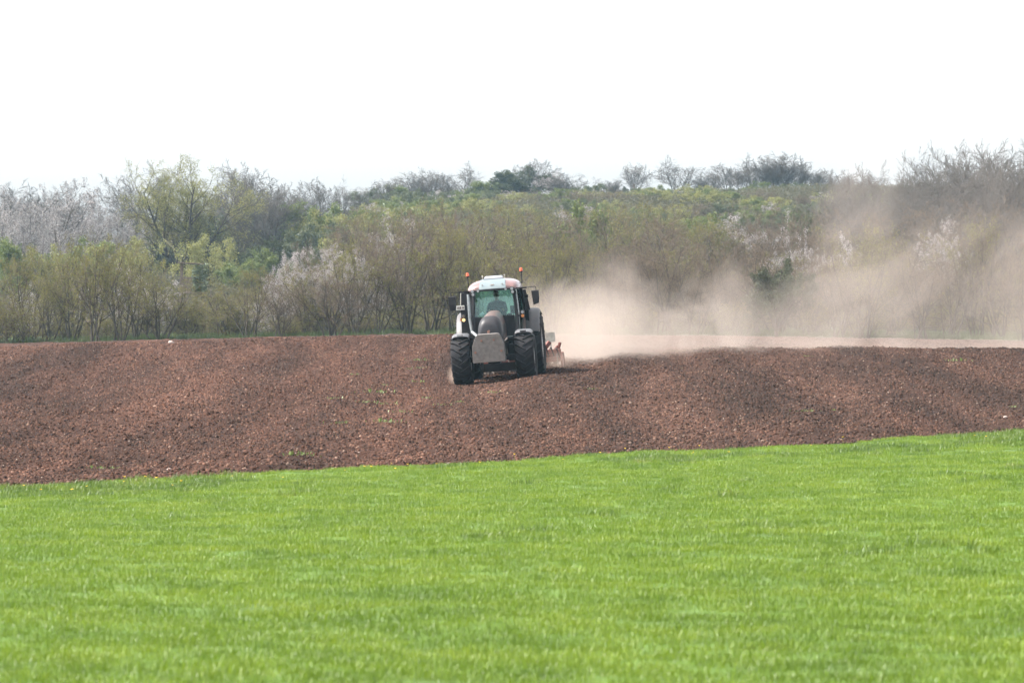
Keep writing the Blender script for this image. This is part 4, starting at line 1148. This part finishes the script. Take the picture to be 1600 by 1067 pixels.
pts, edges, rad = [], [], []
def sv(p, r, parent=None):
    pts.append(p); rad.append(r)
    if parent is not None: edges.append((parent, len(pts) - 1))
    return len(pts) - 1
pel = sv((0, 2.46, 1.80), (.15, .11))
wa = sv((0, 2.45, 1.95), (.145, .10), pel); ch = sv((0, 2.42, 2.14), (.165, .11), wa); ub = sv((0, 2.42, 2.27), (.13, .09), ch); nk = sv((0, 2.40, 2.36), .055, ub)
jaw = sv((0, 2.375, 2.44), (.062, .075), nk); hd = sv((0, 2.375, 2.53), (.080, .098), jaw); tp_ = sv((0, 2.385, 2.61), (.060, .075), hd)
nose = sv((0, 2.275, 2.505), .013, hd); nose2 = sv((0, 2.258, 2.488), .012, nose)
for s in (-1, 1):
    e = sv((s * .083, 2.385, 2.51), .014, hd); sv((s * .092, 2.392, 2.525), .016, e)
    sh = sv((s * .20, 2.42, 2.24), .070, ub); el = sv((s * .27, 2.24, 2.02), .048, sh); wr = sv((s * .205, 2.03, 2.06), .030, el); hn = sv((s * .19, 1.985, 2.075), (.036, .024), wr)
    for q, (dx, ln) in enumerate(((-.027, .070), (-.009, .080), (.009, .075), (.027, .060))):
        f1 = sv((s * .19 + dx, 1.945, 2.105), .0095, hn); f2 = sv((s * .19 + dx, 1.925, 2.105 - ln * .30), .009, f1); sv((s * .19 + dx, 1.945, 2.105 - ln * .85), .008, f2)
    th1 = sv((s * .19 - s * .04, 1.975, 2.09), .011, hn); sv((s * .19 - s * .055, 1.945, 2.10), .009, th1)
    hp = sv((s * .10, 2.42, 1.78), .085, pel); kn = sv((s * .17, 2.02, 1.80), .062, hp); an = sv((s * .17, 1.86, 1.42), .042, kn); sv((s * .17, 1.74, 1.36), .038, an)
driver = skin_mesh('person', pts, edges, rad, M_skin, None)
stand(driver); tag(driver, 'person in a dark jacket sitting at the wheel inside the tractor cab', 'person')
pts, edges, rad = [], [], []
a0 = sv((0, 2.46, 1.80), (.172, .135)); a1 = sv((0, 2.45, 1.95), (.172, .125), a0); a2 = sv((0, 2.42, 2.14), (.19, .132), a1); a3 = sv((0, 2.42, 2.265), (.15, .108), a2); a4 = sv((0, 2.405, 2.34), (.088, .085), a3); sv((0, 2.395, 2.385), (.074, .074), a4)
for s in (-1, 1):
    sh = sv((s * .205, 2.42, 2.235), .090, a3); el = sv((s * .275, 2.24, 2.015), .066, sh); sv((s * .208, 2.045, 2.058), .046, el)
skin_mesh('jacket', pts, edges, rad, M_jacket, driver)
pts, edges, rad = [], [], []
a0 = sv((0, 2.46, 1.78), (.165, .125))
for s in (-1, 1):
    hp = sv((s * .10, 2.42, 1.78), .098, a0); kn = sv((s * .17, 2.02, 1.80), .075, hp); sv((s * .17, 1.87, 1.45), .056, kn)
skin_mesh('trousers', pts, edges, rad, M_trouser, driver)
bm = B(); bmesh.ops.create_uvsphere(bm, u_segments=18, v_segments=12, radius=1.0)
bmesh.ops.delete(bm, geom=[v for v in bm.verts if v.co.z < -.05 or (v.co.y < -.55 and v.co.z < .48)], context='VERTS')
bmesh.ops.transform(bm, matrix=Matrix.Translation((0, 2.385, 2.565)) @ Matrix.Diagonal((.092, .112, .105, 1)), verts=bm.verts)
smooth(obj('hair', bm, M_hair, driver))
for s in (-1, 1):
    bm = B(); bmesh.ops.create_uvsphere(bm, u_segments=8, v_segments=6, radius=.008, matrix=Matrix.Translation((s * .030, 2.287, 2.530))); obj('eye', bm, M_hair, driver)
bm = B(); box(bm, (0, 2.292, 2.452), (.045, .01, .009), .003); obj('mouth', bm, M_rust, driver)

# ------------------------------------------------------------------ the cultivator towed behind
harrow = stand(empty('power_harrow', (0, 0, 0), 'red soil harrow with a dark crumbler roller behind the tractor, half hidden in dust', 'harrow'))
HY = 4.75
harrow.matrix_world = MAT @ Matrix.Translation((0.05, 0, -0.26))
bm = B(); bar(bm, (-1.62, HY, .82), (1.62, HY, .82), .22, .20, .02); bar(bm, (-1.62, HY + .55, .72), (1.62, HY + .55, .72), .16, .16, .02)
for x in (-1.1, -.4, .4, 1.1): bar(bm, (x, HY, .80), (x, HY + .55, .74), .10, .10)
obj('frame', bm, M_red, harrow)
bm = B(); bar(bm, (-.42, HY - .15, .75), (-.20, HY - .1, 1.45), .09, .09); bar(bm, (.42, HY - .15, .75), (.20, HY - .1, 1.45), .09, .09); bar(bm, (-.24, HY - .1, 1.45), (.24, HY - .1, 1.45), .10, .10); bar(bm, (0, HY - .1, 1.42), (0, HY + .6, .85), .08, .08)
obj('headstock', bm, M_red, harrow)
for s in (-1, 1):
    bm = B(); bar(bm, (s * .38, 3.6, .75), (s * .40, HY - .1, .72), .07, .08); obj('lower_link', bm, M_dsteel, harrow)
bm = B(); bar(bm, (0, 3.3, 1.25), (0, HY - .1, 1.40), .06, .06); obj('top_link', bm, M_dsteel, harrow)
bm = B(); box(bm, (0, HY + .1, .62), (3.2, .42, .14), .02); obj('gear_trough', bm, M_red, harrow)
for k in range(10):
    x = -1.44 + .32 * k; a = .5 * k
    bm = B(); rod(bm, (x, HY + .1, .40), (x, HY + .1, .56), .05, k=8)
    for q in (0, 1):
        dx, dy = .11 * math.cos(a + PI * q), .11 * math.sin(a + PI * q)
        bar(bm, (x + dx, HY + .1 + dy, .44), (x + dx * 1.15, HY + .1 + dy * 1.15, .02), .05, .016, .002)
    obj('tine_rotor', bm, M_dsteel, harrow)
bm = B(); lathe_x(bm, [(-1.55, .001), (-1.55, .20), (1.55, .20), (1.55, .001)], 20, 0, HY + 1.15, .25)
roller = obj('roller', bm, M_dsteel, harrow)
for k in range(13):
    bm = B(); x = -1.5 + .25 * k; lathe_x(bm, [(-.03, .20), (-.018, .27), (.018, .27), (.03, .20)], 20, x, HY + 1.15, .25)
    obj('roller_ring', bm, M_dsteel, roller)
for s in (-1, 1):
    bm = B(); bar(bm, (s * 1.60, HY + .5, .80), (s * 1.60, HY + 1.15, .30), .05, .14)
    loft(bm, [[(s * 1.64, HY - .35, .12), (s * 1.64, HY + .45, .10), (s * 1.64, HY + .45, .70), (s * 1.64, HY - .2, .80), (s * 1.64, HY - .35, .62)], [(s * 1.66, HY - .35, .12), (s * 1.66, HY + .45, .10), (s * 1.66, HY + .45, .70), (s * 1.66, HY - .2, .80), (s * 1.66, HY - .35, .62)]])
    bar(bm, (s * 1.50, HY + .2, .80), (s * 1.60, HY + .15, 1.12), .06, .10)
    obj('side_plate', bm, M_red, harrow)
bm = B(); bar(bm, (1.02, HY + .05, .85), (1.28, HY + .15, 1.16), .12, .16, .02); bar(bm, (1.34, HY, .8), (1.52, HY + .1, 1.02), .06, .08); obj('hose_stand', bm, M_red, harrow)
for k in range(4):
    bm = B(); x = .95 + .17 * k; pipe(bm, [(x, HY - .1, .95), (x + .05, HY - .25, 1.10 - .05 * k), (x + .12, HY - .2, .86 - .06 * k), (x + .10, HY + .1, .70)], .022, 6); obj('hose', bm, M_black, harrow)
for k in range(7):
    bm = B(); x = -1.5 + .5 * k; bar(bm, (x, HY - .2, .80), (x + .03, HY - .33, .30), .05, .03); bar(bm, (x + .03, HY - .33, .30), (x + .05, HY - .48, .05), .04, .02); obj('spring_tine', bm, M_dsteel, harrow)
for s in (-1, 1):
    bm = B(); box(bm, (s * 1.30, HY + .3, 1.30), (.30, .02, .30), .004); bar(bm, (s * 1.30, HY + .32, .8), (s * 1.30, HY + .32, 1.2), .04, .03); obj('warning_board', bm, M_gboard, harrow)
bm = B(); box(bm, (-.2, HY - .42, .52), (2.5, .02, .26), .004); obj('dust_flap', bm, M_black, harrow)

# ------------------------------------------------------------------ the raised hide in the hedge gap
hx, hy = at(300, 206), 206.0
M_wood = simple('weathered_boards', (0.11, 0.085, 0.068), rough=0.85, scale=12, var=0.35)
M_camo = leaf_mat('faded_camouflage_leaf', (0.08, 0.11, 0.06), (0.22, 0.25, 0.17), trans=0.2)
hz_ = gz(hx, hy)
hide = empty('raised_hide', (hx, hy, hz_), 'raised wooden hide with flat roof and leafy camouflage above the hedge gap', 'hide')
TOPZ = CAMZ + (HZ - 413) * hy / F - hz_
fl = TOPZ - 1.75
for sx in (-.62, .62):
    for sy in (-.5, .5):
        bm = B(); bar(bm, (sx * 1.15, sy, -.2), (sx, sy, TOPZ), .09, .09); obj('post', bm, M_wood, hide)
bm = B(); box(bm, (0, 0, TOPZ + .04), (1.6, 1.4, .07), .01, Matrix.Rotation(R(3), 3, 'Y')); obj('roof', bm, M_wood, hide)
bm = B(); box(bm, (0, 0, fl), (1.5, 1.3, .07), .01); obj('platform', bm, M_wood, hide)
for k in range(5):
    bm = B(); box(bm, (0, -.56, fl + .12 + .19 * k), (1.36, .025, .165), .004); obj('plank', bm, M_wood, hide)
for s in (-1, 1):
    bm = B(); box(bm, (s * .69, 0, fl + .5), (.03, 1.0, .9), .004); obj('side_wall', bm, M_wood, hide)
bm = B(); bar(bm, (.7, -.6, fl - .25), (1.25, -.6, fl - .25), .05, .05); bar(bm, (1.2, -.6, fl - .9), (1.2, -.6, fl + .25), .06, .06); bar(bm, (-.9, -.6, fl - 1.3), (.9, -.6, fl - 1.25), .05, .05); obj('rail', bm, M_wood, hide)
bm = B()
for dx in (-.2, .2): bar(bm, (-1.6 + dx, -.9, -.1), (-.35 + dx, -.62, fl), .05, .05)
for k in range(7): t2 = (k + .5) / 7; bar(bm, (-1.85 + 1.25 * t2, -.9 + .28 * t2, fl * t2), (-1.35 + 1.25 * t2, -.9 + .28 * t2, fl * t2), .03, .03)
obj('ladder', bm, M_wood, hide)
rs = np.random.RandomState(8)
m = 900
p = np.stack([rs.uniform(.05, .95, m), rs.uniform(-.75, -.55, m), fl + rs.uniform(.1, 1.75, m)], -1); p[:, 0] += .15 * rs.rand(m) * (p[:, 2] - fl)
u = nrm(rs.normal(0, 1, (m, 3))); w2 = nrm(np.cross(u, rs.normal(0, 1, (m, 3)))); s_ = .07 * rs.uniform(.6, 1.5, m)[:, None]
V = np.stack([p - u * s_, p - w2 * s_ * .6, p + u * s_, p + w2 * s_ * .6], 1).reshape(-1, 3)
lv = obj('camouflage_leaves', mesh_fast('camouflage_leaves', V, (np.arange(m) * 4)[:, None] + np.arange(4)[None, :]), M_camo, hide); lv['kind'] = 'stuff'

# marker post on the hill
px_, py_ = at(991, 446), 446.0
bm = B(); box(bm, (0, 0, 1.1), (.28, .28, 2.4), .02); box(bm, (0, 0, 2.33), (.40, .40, .08), .02)
po = obj('marker_post', bm, M_wood); po.location = (px_, py_, gz(px_, py_)); tag(po, 'short dark marker post among bushes on the hill crest', 'post')

# ------------------------------------------------------------------ stones, weeds and dandelions
M_stone = simple('pale_field_stone', (0.36, 0.29, 0.26), rough=0.85, var=0.25, scale=9)
def stone(px, y, r, label, seed):
    rr = random.Random(seed); bm = B(); bmesh.ops.create_icosphere(bm, subdivisions=2, radius=1.0)
    for v in bm.verts: v.co = Vector((v.co.x * 1.25, v.co.y, v.co.z * .72)) * rr.uniform(.82, 1.12)
    o = obj('stone', bm, M_stone); x = at(px, y); o.location = (x, y, gz(x, y) + r * .3); o.scale = (r, r, r); o.rotation_euler.z = rr.uniform(0, 6)
    tag(o, label, 'stone', 'pale stones lying on the ploughed field'); return o
stone(267, 126.0, .105, 'pale pinkish stone on the brow of the ploughed field by the hedge', 1)
stone(125, 121.5, .055, 'small pale stone on the brow at the left of the ploughed field', 2)
stone(1226, 79.5, .045, 'small white stone low on the dark ploughed slope', 3)
stone(1571, 77.5, .040, 'small white stone near the grass edge at the far right', 4)
stone(264, 57.5 + 1.0, .035, 'small white stone just above the grass at the lower left', 5)

def weed_mesh(seed, nleaf):
    rr = random.Random(seed); V, Q = [], []
    for q in range(nleaf):
        cx_, cy2 = rr.gauss(0, .12), rr.gauss(0, .25)
        a = rr.uniform(0, 2 * PI); l = rr.uniform(.06, .17); wv = l * .16; el = rr.uniform(.5, 1.4)
        dx, dy, dz = math.cos(a) * math.cos(el), math.sin(a) * math.cos(el), math.sin(el); sx_, sy_ = -math.sin(a) * wv, math.cos(a) * wv
        k = len(V); b = (cx_, cy2, .0)
        V += [b, (cx_ + dx * l * .5 + sx_, cy2 + dy * l * .5 + sy_, dz * l * .55), (cx_ + dx * l, cy2 + dy * l, dz * l * .85), (cx_ + dx * l * .5 - sx_, cy2 + dy * l * .5 - sy_, dz * l * .55)]
        Q.append((k, k + 1, k + 2, k + 3))
    me = mesh_fast('weed', np.array(V), np.array(Q)); me.materials.append(M_weed); return me
M_weed = leaf_mat('fresh_weed_leaf', (0.07, 0.105, 0.028), (0.13, 0.165, 0.05), trans=0.25, rough=0.4)
wm = [weed_mesh(900 + q, 22) for q in range(3)]
wrng = random.Random(4)
weeds = [(586, 617, 1.1), (597, 626, 1.0), (572, 630, .8), (520, 630, .7), (535, 660, .8), (602, 666, 1.0), (596, 663, .7), (628, 648, .8), (658, 567, .9), (648, 594, .8), (655, 577, .6), (769, 621, .7),
         (718, 628, .5), (670, 632, .5), (464, 715, 1.0), (266, 713, .7), (1496, 569, 1.0), (1262, 657, .7), (1263, 558, .5), (1304, 638, .4), (924, 609, .5), (551, 590, .5), (1582, 640, .5), (605, 604, .5), (690, 636, .6), (640, 578, .5), (150, 725, .6), (184, 720, .5), (480, 717, .7)]
def row_to_y(px, row):
    lo = float(yedge(np.array([at(px, 65)]))[0]); best = None
    for y in np.arange(max(46, lo), 126, .25):
        r_ = HZ - (gz(at(px, y), y) - CAMZ) * F / y
        if best is None or abs(r_ - row) < best[0]: best = (abs(r_ - row), y)
    return best[1]
def fz(x, y): return gz(x, y) + float(field_relief(np.array([x]), np.array([y]))[0])
for k, (px, row, sc) in enumerate(sorted(weeds)):
    y = row_to_y(px, row); x = at(px, y)
    o = link(bpy.data.objects.new('weed', wm[k % 3])); o.location = (x, y, fz(x, y) + .04); o.scale = (sc * .95, sc * .95, sc); o.rotation_euler.z = wrng.uniform(0, 6)
    tag(o, f'small green weed clump in the ploughed soil, {ordinal(k + 1)} from the left', 'weed', 'green weeds sprouting in the ploughed soil')

M_yel = simple('dandelion_petals', (0.75, 0.50, 0.02), rough=0.7)
bm = B(); rod(bm, (0, 0, 0), (.01, 0, .15), .004, k=5)
for k in range(9):
    a = 2 * PI * k / 9
    fcs = [bm.verts.new(q) for q in ((.01, 0, .15), (.01 + .025 * math.cos(a - .3), .025 * math.sin(a - .3), .165), (.01 + .033 * math.cos(a), .033 * math.sin(a), .16), (.01 + .025 * math.cos(a + .3), .025 * math.sin(a + .3), .165))]
    f_ = bm.faces.new(fcs); f_.material_index = 1
dm = bpy.data.meshes.new('dandelion'); bm.to_mesh(dm); bm.free(); dm.materials.append(M_tuft); dm.materials.append(M_yel)
drng = random.Random(12)
dl = sorted([(drng.uniform(20, 1560), drng.uniform(.8, 6.5)) for k in range(34)])
for k, (px, d) in enumerate(dl):
    y0 = 62.0
    for _ in range(8): y0 = float(yedge(np.array([at(px, y0)]))[0])
    y = y0 - d; x = at(px, y)
    o = link(bpy.data.objects.new('dandelion', dm)); o.location = (x, y, gz(x, y) + .02); o.rotation_euler.z = drng.uniform(0, 6); sc = drng.uniform(.45, .8); o.scale = (sc, sc, sc)
    tag(o, f'yellow dandelion head in the rough grass edge, {ordinal(k + 1)} from the left', 'dandelion', 'dandelions along the rough grass edge')

# ------------------------------------------------------------------ dust raised by the harrow (a real cloud in the air)
def dust():
    # hull of the plume: a ribbon that drifts right and away from the harrow
    secs = [(-1.2, 107.0, 1.6, 3.4), (1.2, 107.2, 3.2, 4.2), (3.0, 109.5, 5.0, 5.2), (6.0, 113.5, 7.0, 8.0), (10.0, 118.5, 9.0, 11.0), (15.0, 125.5, 11.0, 13), (21, 133, 12.5, 14), (28, 142, 13, 15)]
    rings = []
    for x, yc, hw, top in secs:
        g = gz(x, yc)
        ring = []
        for j in range(12):
            a = PI * j / 11
            ring.append((x, yc - hw * math.cos(a), g + top * math.sin(a) ** .6 if 0 < j < 11 else g - .4))
        ring += [(x, yc + hw * .4, g - .6), (x, yc - hw * .4, g - .6)]
        rings.append(ring)
    bm = B(); loft(bm, rings)
    m = bpy.data.materials.new('soil_dust'); m.use_nodes = True; t = m.node_tree
    for n in list(t.nodes):
        if n.type == 'BSDF_PRINCIPLED': t.nodes.remove(n)
    L = t.links.new
    tc = t.nodes.new('ShaderNodeTexCoord'); sp = t.nodes.new('ShaderNodeSeparateXYZ'); L(tc.outputs['Object'], sp.inputs[0])
    def M(op, a, b=None, c=None, clamp=False):
        n = t.nodes.new('ShaderNodeMath'); n.operation = op; n.use_clamp = clamp
        for i, v in enumerate((a, b, c)):
            if v is None: continue
            if isinstance(v, (int, float)): n.inputs[i].default_value = v
            else: L(v, n.inputs[i])
        return n.outputs[0]
    def curve(v, pts, lo, hi, vmax):
        mr = t.nodes.new('ShaderNodeMapRange'); mr.inputs['From Min'].default_value = lo; mr.inputs['From Max'].default_value = hi; L(v, mr.inputs['Value'])
        fc = t.nodes.new('ShaderNodeFloatCurve'); cv = fc.mapping.curves[0]
        while len(cv.points) < len(pts): cv.points.new(.5, .5)
        for p, (x, y) in zip(cv.points, pts): p.location = ((x - lo) / (hi - lo), y / vmax); p.handle_type = 'AUTO_CLAMPED'
        fc.mapping.update(); L(mr.outputs[0], fc.inputs['Value'])
        return M('MULTIPLY', fc.outputs[0], vmax)
    X, Y, Z = sp.outputs
    yc = curve(X, [(-1, 107.8), (1.2, 108.5), (3, 110.2), (6, 114), (10, 118.5), (15, 125.5), (21, 133), (28, 142)], -1, 28, 150)
    gr = curve(Y, [(100, 1.15), (105, 1.45), (110, 1.75), (117, 2.02), (128, 2.08), (160, 2.6)], 100, 160, 3)
    wd = curve(X, [(-1, .9), (1.2, 1.5), (3, 2.2), (6, 3.2), (12, 4.2), (28, 6.5)], -1, 28, 7)
    top = curve(X, [(-1, 2.3), (.6, 2.3), (2.0, 2.8), (4.0, 3.5), (6.6, 3.3), (9.2, 3.6), (11, 6.2), (12.5, 8.2), (15, 8.6), (19, 9.8), (28, 10)], -1, 28, 10)
    amp = curve(X, [(-1.2, .0), (-1.02, .2), (-.8, 1.2), (.6, 1.3), (1.8, 1.5), (3.2, 1.0), (5.0, .38), (7.0, .36), (9.2, .19), (12, .21), (15, .14), (18, .125), (26, .08), (28, .06)], -1.2, 28, 3)
    h = M('MAXIMUM', M('SUBTRACT', Z, gr), 0.0)
    dy = M('DIVIDE', M('SUBTRACT', Y, yc), wd)
    gau = M('EXPONENT', M('MULTIPLY', M('MULTIPLY', dy, dy), -1.0))
    # wisps: warped noise stretched along the drift
    mp = t.nodes.new('ShaderNodeMapping'); mp.vector_type = 'TEXTURE'; mp.inputs['Rotation'].default_value = (0, R(-48), 0); mp.inputs['Scale'].default_value = (5.0, 14.0, 2.4); L(tc.outputs['Object'], mp.inputs['Vector'])
    nz = N(t, 'ShaderNodeTexNoise'); nz.inputs['Scale'].default_value = 1.0; nz.inputs['Detail'].default_value = 5; nz.inputs['Roughness'].default_value = .62; nz.inputs['Distortion'].default_value = 1.1; L(mp.outputs[0], nz.inputs['Vector'])
    hh = M('DIVIDE', h, top)
    # edge eats in with height: threshold rises towards the top of the plume
    thr = M('MULTIPLY_ADD', M('MULTIPLY', hh, hh), .26, .36)
    core = M('MULTIPLY', M('SUBTRACT', 5.0, X), .25, clamp=True)
    wis = M('MULTIPLY', M('ADD', M('SUBTRACT', nz.outputs[0], thr), M('MULTIPLY_ADD', core, .20, .02)), 5.5, clamp=True)
    fal = M('EXPONENT', M('MULTIPLY', M('MULTIPLY', hh, hh), -1.5))
    body = M('MULTIPLY', M('MULTIPLY', M('MULTIPLY', amp, gau), M('ADD', wis, .10)), fal)
    low = M('MULTIPLY', M('MULTIPLY', M('EXPONENT', M('MULTIPLY', h, -2.6)), gau), M('MULTIPLY', M('SUBTRACT', X, 1.1, clamp=True), M('MULTIPLY_ADD', nz.outputs[0], .5, .02)))
    den = M('MULTIPLY', M('ADD', body, M('MULTIPLY', low, .22)), DUST_SCALE)
    vol = t.nodes.new('ShaderNodeVolumePrincipled'); vol.inputs['Color'].default_value = (.71, .615, .55, 1); vol.inputs['Anisotropy'].default_value = .2
    L(den, vol.inputs['Density']); L(vol.outputs[0], t.nodes['Material Output'].inputs['Volume'])
    m.volume_intervals if hasattr(m, 'volume_intervals') else None
    o = obj('dust_cloud', bm, m)
    tag(o, 'pinkish soil dust drifting right and up from the harrow', 'dust', kind='stuff')
    return o
dust()
def front_dust(loc, size, thick, label):
    """the small puff thrown up outside the near front wheel"""
    bm = B(); bmesh.ops.create_uvsphere(bm, u_segments=16, v_segments=10, radius=1.0)
    m = bpy.data.materials.new('wheel_dust'); m.use_nodes = True; t = m.node_tree
    for n in list(t.nodes):
        if n.type == 'BSDF_PRINCIPLED': t.nodes.remove(n)
    tc = t.nodes.new('ShaderNodeTexCoord'); g = t.nodes.new('ShaderNodeTexGradient'); g.gradient_type = 'SPHERICAL'
    nz = N(t, 'ShaderNodeTexNoise'); nz.inputs['Scale'].default_value = 2.0; nz.inputs['Detail'].default_value = 4
    t.links.new(tc.outputs['Object'], g.inputs[0]); t.links.new(tc.outputs['Object'], nz.inputs['Vector'])
    a = N(t, 'ShaderNodeMath', operation='MULTIPLY'); t.links.new(g.outputs[1], a.inputs[0]); t.links.new(nz.outputs[0], a.inputs[1])
    b = N(t, 'ShaderNodeMath', operation='MULTIPLY'); t.links.new(a.outputs[0], b.inputs[0]); b.inputs[1].default_value = thick
    vol = t.nodes.new('ShaderNodeVolumePrincipled'); vol.inputs['Color'].default_value = (.80, .64, .54, 1)
    t.links.new(b.outputs[0], vol.inputs['Density']); t.links.new(vol.outputs[0], t.nodes['Material Output'].inputs['Volume'])
    o = obj('dust_puff', bm, m); o.location = MAT @ Vector(loc); o.scale = size
    tag(o, label, 'dust', kind='stuff')
front_dust((-1.25, .35, .30), (.26, .5, .34), 1.8, 'small dust puff beside the front wheel of the tractor')
front_dust((1.6, 4.3, .25), (.6, .7, .55), 1.2, 'thin dust hanging between the rear wheel and the harrow')

# ------------------------------------------------------------------ air haze
bm = B(); box(bm, (0, 430, 23.0), (1200, 960, 50.0))
hm = bpy.data.materials.new('air_haze'); hm.use_nodes = True; t = hm.node_tree
for n in list(t.nodes):
    if n.type == 'BSDF_PRINCIPLED': t.nodes.remove(n)
vol = t.nodes.new('ShaderNodeVolumePrincipled'); vol.inputs['Color'].default_value = (.52, .78, 1.0, 1); vol.inputs['Density'].default_value = HAZE_DENSITY; vol.inputs['Anisotropy'].default_value = .1
t.links.new(vol.outputs[0], t.nodes['Material Output'].inputs['Volume'])
hz = obj('haze', bm, hm); hz['kind'] = 'stuff'
hz.display_type = 'WIRE'
bpy.context.view_layer.update()
